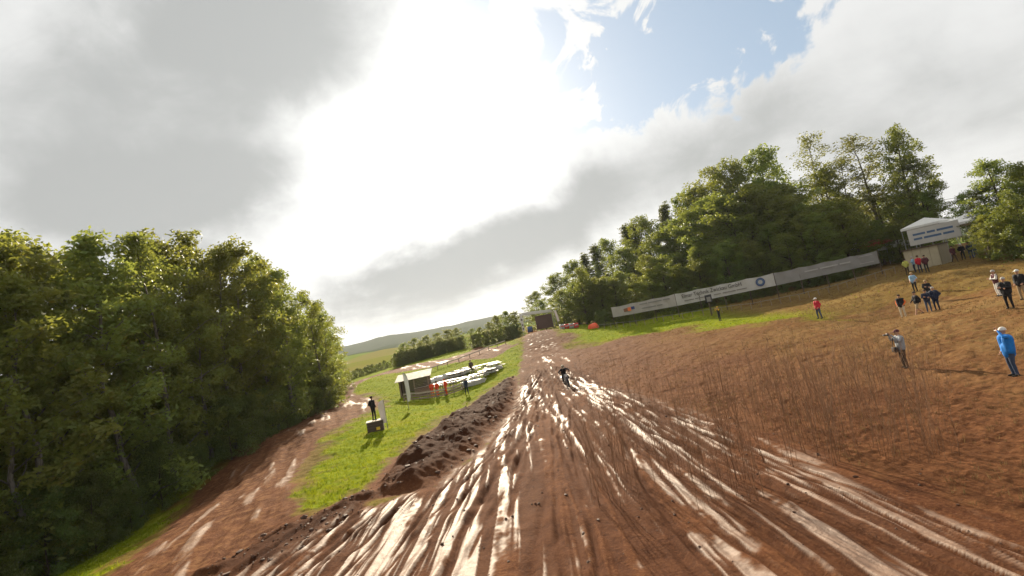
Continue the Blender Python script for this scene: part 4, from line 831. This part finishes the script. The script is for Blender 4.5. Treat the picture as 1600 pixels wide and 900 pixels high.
def CMT(k): return cloth(k, tuple(c*0.8 for c in COLS[k]))
def capsule(p, q, r1, r2, n=10):
    p, q = np.array(p, float), np.array(q, float); d = q-p; L = np.linalg.norm(d); d = d/(L+1e-9) if L > 1e-6 else np.array([0, 0, 1.0])
    ref = np.array([1, 0, 0]) if abs(d[0]) < 0.8 else np.array([0, 1, 0]); u = np.cross(d, ref); u /= np.linalg.norm(u); w = np.cross(d, u)
    rings = [(p-d*r1*math.cos(a), r1*math.sin(a)) for a in (0.12, 0.6, 1.1)]+[(p, r1), (q, r2)]+[(q+d*r2*math.cos(a), r2*math.sin(a)) for a in (1.1, 0.6, 0.12)]
    V = []; Fc = []
    for c, r in rings:
        for k in range(n): a = 2*math.pi*k/n; V.append(c+r*(math.cos(a)*u+math.sin(a)*w))
    for i in range(len(rings)-1):
        for k in range(n): k2 = (k+1) % n; Fc.append((i*n+k, i*n+k2, (i+1)*n+k2, (i+1)*n+k))
    Fc.append(tuple(range(n))[::-1]); Fc.append(tuple(range((len(rings)-1)*n, len(rings)*n))); return V, Fc
def remesh(segs, vox):
    V = []; Fc = []
    for s in segs:
        v, f = capsule(*s[:4]); b = len(V); V += [tuple(x) for x in v]; Fc += [tuple(b+i for i in t) for t in f]
    me = bpy.data.meshes.new('tmp'); me.from_pydata(V, [], Fc); o = bpy.data.objects.new('tmp', me); COL.objects.link(o)
    m = o.modifiers.new('r', 'REMESH'); m.mode = 'VOXEL'; m.voxel_size = vox; s = o.modifiers.new('s', 'SMOOTH'); s.factor = 0.5; s.iterations = 3
    r = bpy.data.meshes.new_from_object(o.evaluated_get(bpy.context.evaluated_depsgraph_get())); bpy.data.objects.remove(o); bpy.data.meshes.remove(me); return r
BASE = dict(hipl=(-.09, 0, .93), hipr=(.09, 0, .93), kl=(-.11, .03, .50), kr=(.11, .03, .50), al=(-.12, -.02, .09), ar=(.12, -.02, .09), sl=(-.185, 0, 1.42), sr=(.185, 0, 1.42), el=(-.25, -.03, 1.14), er=(.25, -.03, 1.14), wl=(-.25, .08, .90), wr=(.25, .08, .90), neck=(0, 0, 1.49), head=(0, .02, 1.63), fl=0.0, fr=0.0)
def person(feet, dirxy, h, label, top, legs, pose=None, hair='hair', hat=None, sleeve=None, vox=0.026, bulk=1.0, shorts=False, group=None, long=0.0, skin_arms=False, helmet=False, z=None):
    J = dict(BASE); J.update(pose or {}); s = h/1.75; A = lambda k: np.array(J[k], float)
    sl = sleeve or top; shin = 'skin' if shorts else legs; fore = 'skin' if skin_arms else sl
    hip0 = (A('hipl')+A('hipr'))/2; ch = (A('sl')+A('sr'))/2; lat = A('sr')-A('sl'); lat /= np.linalg.norm(lat)
    S = []; b = bulk
    for sd in (-1, 1):      # torso: two overlapping columns each side keep it wider than deep
        S.append((hip0+lat*sd*.075*b, ch+lat*sd*.095*b-np.array([0, 0, .07]), .115*b, .125*b, top)); S.append((ch+lat*sd*.08-np.array([0, 0, .04]), A('sr' if sd > 0 else 'sl')-np.array([0, 0, .02]), .095*b, .075*b, top))
    S.append((hip0-np.array([0, 0, .02+long]), hip0+np.array([0, 0, .12]), .135*b, .14*b, top)); S.append((ch-np.array([0, 0, .02]), A('neck'), .09, .055, top)); S.append((A('neck')-np.array([0, 0, .04]), A('head')-np.array([0, 0, .06]), .055, .055, 'skin'))
    hd = A('head'); S.append((hd+np.array([0, -.012, -.01]), hd+np.array([0, -.005, .045]), .088, .085, 'skin')); S.append((hd+np.array([0, .035, -.075]), hd+np.array([0, .01, -.02]), .05, .075, 'skin')); S.append((hd+np.array([0, .085, .005]), hd+np.array([0, .108, -.025]), .012, .018, 'skin'))
    for sd in (-1, 1): S.append((hd+np.array([sd*.086, -.005, -.02]), hd+np.array([sd*.092, -.012, .02]), .016, .02, 'skin'))
    for c in 'lr':
        hp, k, a = A('hip'+c), A('k'+c), A('a'+c); S.append((hp, k, .092*b, .068, legs)); S.append((k, k+(a-k)*.35, .062, .062, shin)); S.append((k+(a-k)*.35, a, .062, .045, shin))
        f = J['f'+c]; td = np.array([math.sin(f), math.cos(f), 0]); S.append((a+np.array([0, 0, -.04])-td*.03, a+td*.15+np.array([0, 0, -.055]), .045, .034, 'shoe'))
        sh, e, w = A('s'+c), A('e'+c), A('w'+c); S.append((sh, e, .066, .054, sl)); S.append((e, w, .052, .036, fore)); dd = (w-e)/np.linalg.norm(w-e); S.append((w, w+dd*.075, .032, .036, 'skin'))
    keys = list(dict.fromkeys(x[4] for x in S)); body = remesh(S, vox)
    co = np.empty(len(body.vertices)*3); body.vertices.foreach_get('co', co); co = co.reshape(-1, 3); cen = np.empty(len(body.polygons)*3); body.polygons.foreach_get('center', cen); cen = cen.reshape(-1, 3)
    best = np.full(len(cen), 1e9); mi = np.zeros(len(cen), np.int32)
    for p, q, r1, r2, m in S:
        p, q = np.array(p), np.array(q); d = q-p; t = np.clip(((cen-p) @ d)/(d @ d+1e-9), 0, 1); ds = np.linalg.norm(cen-p-t[:, None]*d, axis=1)-(r1+(r2-r1)*t); u = ds < best; best[u] = ds[u]; mi[u] = keys.index(m)
    # fingers join the palms
    fv = []; ff = []
    for c in 'lr':
        e, w = A('e'+c), A('w'+c); dd = (w-e)/np.linalg.norm(w-e); side = np.cross(dd, np.array([0, 1.0, 0.2])); side /= np.linalg.norm(side)+1e-9; nn = np.cross(side, dd)
        for i, L in enumerate((.065, .078, .083, .075, .06)):
            if i == 0: p0 = w+dd*.03+side*.028; p1 = p0+dd*.035+side*.03; p2 = p1+dd*.03+nn*.015
            else: p0 = w+dd*.085+side*(.030-.02*(i-1)); p1 = p0+dd*L*.5+nn*.008; p2 = p1+dd*L*.35+nn*.03
            for (x, y) in ((p0, p1), (p1, p2)):
                v, f = capsule(x, y, .0105, .009, 6); bb = len(co)+len(fv); fv += v; ff += [tuple(bb+k for k in t) for t in f]
    faces = [tuple(p.vertices) for p in body.polygons]+ff; allv = np.concatenate([co, np.array(fv)])*s
    me = bpy.data.meshes.new('body'); me.from_pydata(allv.tolist(), [], faces); me.polygons.foreach_set('use_smooth', np.full(len(faces), True)); bpy.data.meshes.remove(body)
    for k in keys: me.materials.append(CMT(k))
    me.polygons.foreach_set('material_index', np.concatenate([mi, np.full(len(ff), keys.index('skin'), np.int32)])); me.update()
    z = zt(feet[0], feet[1]) if z is None else z
    t = thing('person', (feet[0], feet[1], z+0.0), math.atan2(-dirxy[0], dirxy[1]), label, 'person', group); link(bpy.data.objects.new('body', me), t)
    def cap(bm):
        bmesh.ops.create_uvsphere(bm, u_segments=14, v_segments=10, radius=0.104)
        bmesh.ops.delete(bm, geom=[v for v in bm.verts if v.co.z < (0.0 if v.co.y > 0.02 else (-0.055 if not hat else -0.01))], context='VERTS')
        for v in bm.verts: v.co = Vector((v.co.x*1.0, v.co.y*1.12-.008, v.co.z*1.12+.025))
        if hat:
            g = bmesh.ops.create_cube(bm, size=1, matrix=Matrix.Translation((0, .13, .035)) @ Matrix.Diagonal((.15, .13, .012, 1)))
    if not helmet:
        o = part('hat' if hat else 'hair', t, CMT(hat or hair), cap, True); o.location = Vector(hd*s); o.scale = (s, s, s)
        o = part('face', t, CMT('brown'), lambda bm: [bmesh.ops.create_uvsphere(bm, u_segments=6, v_segments=5, radius=.011, matrix=Matrix.Translation((x, .088, .012))) for x in (-.034, .034)]+[box(bm, (0, .088, -.062), (.045, .012, .009))], True); o.location = Vector(hd*s); o.scale = (s, s, s)
    return t, J, s
def gp(px, py, d):
    p = at(px, py, d); return p[0], p[1]
PHOTO = dict(el=(-.30, .16, 1.28), wl=(-.09, .33, 1.56), er=(.30, .16, 1.28), wr=(.09, .33, 1.56)); SHADE = dict(el=(-.36, .20, 1.46), wl=(-.12, .20, 1.66)); HIP = dict(el=(-.36, -.10, 1.18), wl=(-.20, .02, .98), er=(.36, -.10, 1.18), wr=(.20, .02, .98)); POCK = dict(el=(-.29, -.07, 1.15), wl=(-.20, .10, .96), er=(.29, -.07, 1.15), wr=(.20, .10, .96))
FOLD = dict(el=(-.27, .08, 1.16), wl=(.05, .24, 1.20), er=(.27, .08, 1.16), wr=(-.05, .26, 1.15)); WALK = dict(kl=(-.10, .16, .52), al=(-.11, .30, .10), kr=(.10, -.04, .50), ar=(.11, -.34, .17), el=(-.24, -.15, 1.16), wl=(-.24, -.10, .92), er=(.24, .08, 1.15), wr=(.22, .26, .98)); WIDE = dict(kl=(-.15, .03, .50), al=(-.19, -.02, .09), kr=(.15, .03, .50), ar=(.19, -.02, .09))
def people():
    P = person
    t, J, s = P(gp(1587, 588, 17.6), (-1, 0.35), 1.80, 'man in bright blue jacket and white cap with hand raised to his face', 'blue', 'jeans', SHADE, hat='white', vox=.02, bulk=1.32, long=.10)
    t, J, s = P(gp(1416, 575, 22.0), (-1, 0.15), 1.76, 'person in grey jacket and dark red cap holding a camera up', 'grey', 'brown', PHOTO, hat='maroon', vox=.02, bulk=1.15, long=.06)
    a = t.rotation_euler.z; f = Vector((-math.sin(a), math.cos(a), 0)); c = thing('camera', t.location+f*.42+Vector((0, 0, 1.60)), a, 'small dark camera held up by the person in grey jacket', 'camera')
    part('body', c, PM['dark'], lambda bm: box(bm, (0, 0, 0), (.14, .06, .09), bev=.008)); part('lens', c, PM['dark'], lambda bm: cyl(bm, (0, .02, 0), (0, .17, 0), .035, .038, 12), True)
    r = Vector((math.cos(a), math.sin(a), 0)); b = thing('shoulder_bag', t.location+f*.26+Vector((0, 0, .88)), a, 'dark shoulder bag hanging in front of the person in grey jacket', 'bag')
    part('body', b, CMT('black'), lambda bm: box(bm, (0, 0, 0), (.30, .14, .24), bev=.03), True); part('strap', b, CMT('black'), lambda bm: [bar(bm, (.14, 0, .1), (.19, -.14, .52), .035, .012), bar(bm, (-.14, 0, .1), (-.19, -.14, .52), .035, .012)])
    P(gp(1281, 495, 40), (-0.9, -0.2), 1.76, 'man in red jacket and white cap standing alone on the field', 'red', 'jeans', dict(POCK, **WIDE), hat='white', bulk=1.18, vox=.022)
    t, J, s = P(gp(1126, 503, 58), (-1, -0.3), 1.74, 'person in yellow and black jacket taking a picture below the notice board', 'black', 'black', PHOTO, sleeve='yellow', hat='yellow')
    P(gp(1413, 497, 35.5), (-0.8, -0.5), 1.72, 'person in orange sleeved jacket with black front and pale trousers', 'black', 'cream', POCK, sleeve='orange', bulk=1.15)
    P(gp(1440, 503, 35), (-1, 0.1), 1.74, 'person in dark top and beige shorts striding across the field', 'black', 'beige', WALK, shorts=True, bulk=1.05)
    P(gp(1453, 487, 36.5), (-0.6, -0.8), 1.74, 'person in navy jacket with pale collar left of a pair', 'navy', 'jeans', FOLD, bulk=1.08)
    P(gp(1466, 486, 36.2), (-0.9, -0.4), 1.78, 'stout person in navy jacket with hands on hips', 'navy', 'navy', HIP, bulk=1.28, hair='greyhair')
    P(gp(1456, 479, 39), (-0.5, -0.8), 1.76, 'blond person in black top behind the two navy jackets', 'black', 'grey', FOLD, hair='blond', bulk=1.1)
    P(gp(1431, 455, 42.5), (-0.8, -0.3), 1.72, 'person in light blue shirt and dark trousers on the shaded slope', 'lightblue', 'black', POCK, skin_arms=True, bulk=1.1, hair='blond')
    P(gp(1440, 428, 48), (0.2, 1), 1.74, 'person in red top with back turned before the cabin', 'red', 'navy', POCK); P(gp(1451, 430, 47), (0.3, 1), 1.72, 'person in dark red top and black trousers before the cabin', 'maroon', 'black', POCK)
    P(gp(1416, 417, 50), (0.8, 0.5), 1.68, 'person in lime yellow top beside the left wall of the cabin', 'lime', 'brown', POCK, vox=.03); P(gp(1429, 419, 50), (-0.8, 0.4), 1.66, 'person in pale grey blue top close to the cabin front', 'lightblue', 'navy', FOLD, vox=.03, hair='greyhair')
    P(gp(1493, 410, 50), (-0.4, -1), 1.74, 'person in dark maroon jacket at the corner of the cabin', 'maroon', 'brown', WALK, vox=.03)
    P(gp(1506, 404, 52), (-0.5, -1), 1.75, 'person in black jacket and white cap between the cabin and big dark tree', 'black', 'black', POCK, vox=.03, hat='white'); P(gp(1519, 404, 51), (0.4, 1), 1.78, 'person in navy jacket and jeans between the cabin and big dark tree', 'navy', 'jeans', POCK, vox=.03); P(gp(1527, 404, 50), (-0.6, -1), 1.70, 'person in blue grey jacket next to the big dark tree', 'jeans', 'jeans', FOLD, vox=.03, hair='greyhair')
    P(gp(1562, 463, 31.5), (-1, 0.3), 1.74, 'person in maroon vest with white sleeves and white trousers', 'maroon', 'white', FOLD, sleeve='white', hair='greyhair', vox=.022)
    P(gp(1580, 483, 27), (-0.9, -0.3), 1.78, 'stout man dressed all in black with hands held together', 'black', 'black', FOLD, bulk=1.30, hair='greyhair', vox=.022, long=.06)
    P(gp(1604, 478, 28), (-0.9, -0.2), 1.78, 'person in black jacket and pale trousers beside the man all in black', 'black', 'beige', POCK, bulk=1.2, hat='white', vox=.022)
    pl = POD.matrix_basis.translation
    P((pl.x, pl.y), (0.5, 1), 1.74, 'marshal in dark clothes standing on the wooden box', 'black', 'black', POCK, z=pl.z+PODH+0.02, vox=.022)
    P(gp(731, 620, 51), (-0.3, 1), 1.74, 'person in navy and white jacket walking towards the white tables', 'navy', 'navy', WALK, sleeve='grey', hat='white')
    P(gp(676, 616, 52.4), (0.6, -0.8), 1.72, 'marshal in orange overall at the left end of the plank fence', 'hivis', 'hivis', FOLD, bulk=1.12); P(gp(684, 613, 52.6), (-0.6, -0.8), 1.70, 'marshal in orange overall shoulder to shoulder with another', 'hivis', 'hivis', POCK, bulk=1.12); P(gp(697, 610, 52.8), (-0.8, -0.5), 1.78, 'marshal with orange vest and orange cap right of the other marshals', 'hivis', 'hivis', HIP, hat='orange', bulk=1.1)
    P(gp(738, 583, 62), (-0.3, -1), 1.74, 'person in dark brown clothes standing among the white tables', 'brown', 'brown', POCK, bulk=1.2)
people()
# ------------------------------------------------------------------ motorcycle and rider
def motorcycle():
    p = gp(887, 605, 39.5); z = zt(*p); tgt = Vector((-1.2, -8, 0)); rz = math.atan2(-(tgt.x-p[0]*0), 0)
    d = Vector((0.10, -1, 0)).normalized(); rz = math.atan2(-d.x, d.y)
    t = thing('motocross_bike', (p[0], p[1], z-0.03), rz, 'dark motocross bike coming down the wet mud track', 'motorcycle'); t.rotation_euler = (0, 0.06, rz)
    def wheel(y, r, w):
        def tyre(bm):
            n, k = 28, 8
            vs = [[bm.verts.new((math.cos(b)*w/2, y+math.cos(a)*(r-.055+.055*math.sin(b)), r+math.sin(a)*(r-.055+.055*math.sin(b)))) for b in [2*math.pi*j/k for j in range(k)]] for a in [2*math.pi*i/n for i in range(n)]]
            for i in range(n):
                for j in range(k): bm.faces.new((vs[i][j], vs[(i+1) % n][j], vs[(i+1) % n][(j+1) % k], vs[i][(j+1) % k]))
            for i in range(n):
                a = 2*math.pi*i/n
                for s in (-1, 0, 1): box(bm, (s*w*.32, y+math.cos(a+.08*s)*(r-.004), r+math.sin(a+.08*s)*(r-.004)), (w*.26, .035, .03), rot=Matrix.Rotation(a+math.pi/2, 3, 'X'))
        wo = part('wheel', t, PM['steel'], lambda bm: [cyl(bm, (-.06, y, r), (.06, y, r), .045, None, 14)]+[bar(bm, (0, y, r), (0, y+math.cos(a)*(r-.08), r+math.sin(a)*(r-.08)), .008) for a in [math.pi*2*i/16 for i in range(16)]])
        part('tyre', wo, PM['rubber'], tyre, True)
        part('rim', wo, PM['steel'], lambda bm: [bar(bm, (0, y+math.cos(a)*(r-.085), r+math.sin(a)*(r-.085)), (0, y+math.cos(a+.3)*(r-.085), r+math.sin(a+.3)*(r-.085)), .05, .02) for a in [math.pi*2*i/21 for i in range(21)]])
    wheel(0.74, .34, .10); wheel(-0.72, .33, .13)
    for s in (-1, 1): part('fork_leg', t, PM['steel'], lambda bm: [cyl(bm, (s*.10, .74, .33), (s*.10, .50, .82), .032), cyl(bm, (s*.10, .50, .82), (s*.10, .42, 1.02), .026)], True)
    part('frame', t, PM['dark'], lambda bm: [bar(bm, (0, .44, .95), (0, -.25, .86), .06), bar(bm, (.08, .42, .85), (.08, .25, .35), .05), bar(bm, (-.08, .42, .85), (-.08, .25, .35), .05), bar(bm, (0, .25, .33), (0, -.25, .33), .14, .05), bar(bm, (.1, -.2, .4), (.1, -.72, .33), .05, .07), bar(bm, (-.1, -.2, .4), (-.1, -.72, .33), .05, .07)])
    part('engine', t, PM['steel'], lambda bm: [box(bm, (0, .0, .47), (.26, .38, .26), bev=.04), box(bm, (0, .08, .68), (.20, .22, .22), bev=.03)])
    part('fuel_tank', t, PM['dark'], lambda bm: box(bm, (0, .20, .94), (.24, .42, .18), bev=.05), True); part('seat', t, PM['rubber'], lambda bm: box(bm, (0, -.30, .96), (.19, .66, .10), bev=.035), True)
    for s in (-1, 1): part('radiator_shroud', t, PM['dark'], lambda bm: bar(bm, (s*.16, .42, .80), (s*.15, .02, .90), .03, .24, bev=.01))
    part('front_fender', t, PM['dark'], lambda bm: [bar(bm, (0, .52, .80), (0, 1.02, .76), .15, .02, bev=.005)]); part('rear_fender', t, PM['dark'], lambda bm: bar(bm, (0, -.55, .94), (0, -1.05, 1.04), .16, .025, bev=.005))
    part('number_plate', t, PM['white'], lambda bm: box(bm, (0, .60, 1.00), (.20, .025, .22), rot=Matrix.Rotation(.3, 3, 'X'), bev=.006)); part('exhaust', t, PM['steel'], lambda bm: [cyl(bm, (.15, -.2, .62), (.16, -.85, .82), .06, .055)], True)
    part('handlebar', t, PM['dark'], lambda bm: [bar(bm, (-.40, .30, 1.13), (-.15, .40, 1.09), .026), bar(bm, (.40, .30, 1.13), (.15, .40, 1.09), .026), bar(bm, (-.15, .40, 1.09), (.15, .40, 1.09), .03)])
    for s in (-1, 1): part('footpeg', t, PM['steel'], lambda bm: box(bm, (s*.2, -.18, .40), (.14, .05, .02)))
    pose = dict(hipl=(-.10, -.34, 1.04), hipr=(.10, -.34, 1.04), kl=(-.25, .12, .84), kr=(.25, .12, .84), al=(-.20, -.16, .48), ar=(.20, -.16, .48), sl=(-.19, .02, 1.50), sr=(.19, .02, 1.50), el=(-.44, .12, 1.32), er=(.44, .12, 1.32), wl=(-.37, .26, 1.16), wr=(.37, .26, 1.16), neck=(0, .06, 1.57), head=(0, .13, 1.68))
    r, J, s = person(p, (d.x, d.y), 1.75, 'rider in dark kit and pale helmet seated on the motocross bike', 'black', 'black', pose, vox=.02, bulk=1.08, helmet=True, z=z-0.03); r.rotation_euler = (0, 0.06, rz)
    def helm(bm):
        bmesh.ops.create_uvsphere(bm, u_segments=18, v_segments=12, radius=.145)
        for v in bm.verts: v.co = Vector((v.co.x*.92, v.co.y*1.08+.01, v.co.z*1.0+.01))
        bmesh.ops.create_cube(bm, size=1, matrix=Matrix.Translation((0, .13, -.085)) @ Matrix.Diagonal((.15, .12, .07, 1)))
    h = part('helmet', r, CMT('cream'), helm, True); h.location = Vector(J['head']); g = part('goggles', h, PM['dark'], lambda bm: box(bm, (0, .135, .005), (.19, .06, .075), bev=.02)); k = part('visor', h, CMT('cream'), lambda bm: box(bm, (0, .20, .10), (.20, .18, .015), rot=Matrix.Rotation(.25, 3, 'X')))
motorcycle()
# ------------------------------------------------------------------ air
def haze():
    me = bpy.data.meshes.new('haze'); bm = bmesh.new(); box(bm, (0, 0, 0), (1, 1, 1)); bm.to_mesh(me); bm.free()
    o = link(bpy.data.objects.new('haze', me)); zs = [v.co.z for ob in bpy.data.objects if ob.name.startswith('ground') and ob.type == 'MESH' for v in ob.data.vertices]; lo, hi = min(zs)-1, max(max(zs), 34)+6
    o.location = (0, 0, (lo+hi)/2); o.scale = (18600, 18600, hi-lo)
    def f(n, out):
        v = n.new('ShaderNodeVolumePrincipled'); v.inputs['Color'].default_value = (0.86, 0.90, 0.95, 1); v.inputs['Density'].default_value = 0.00009; v.inputs['Anisotropy'].default_value = 0.3
        n.nt.links.new(v.outputs[0], out.inputs['Volume'])
    me.materials.append(mat('air', f)); tag(o, 'pale haze in the air over the far hills', 'haze', None, 'stuff')
haze()
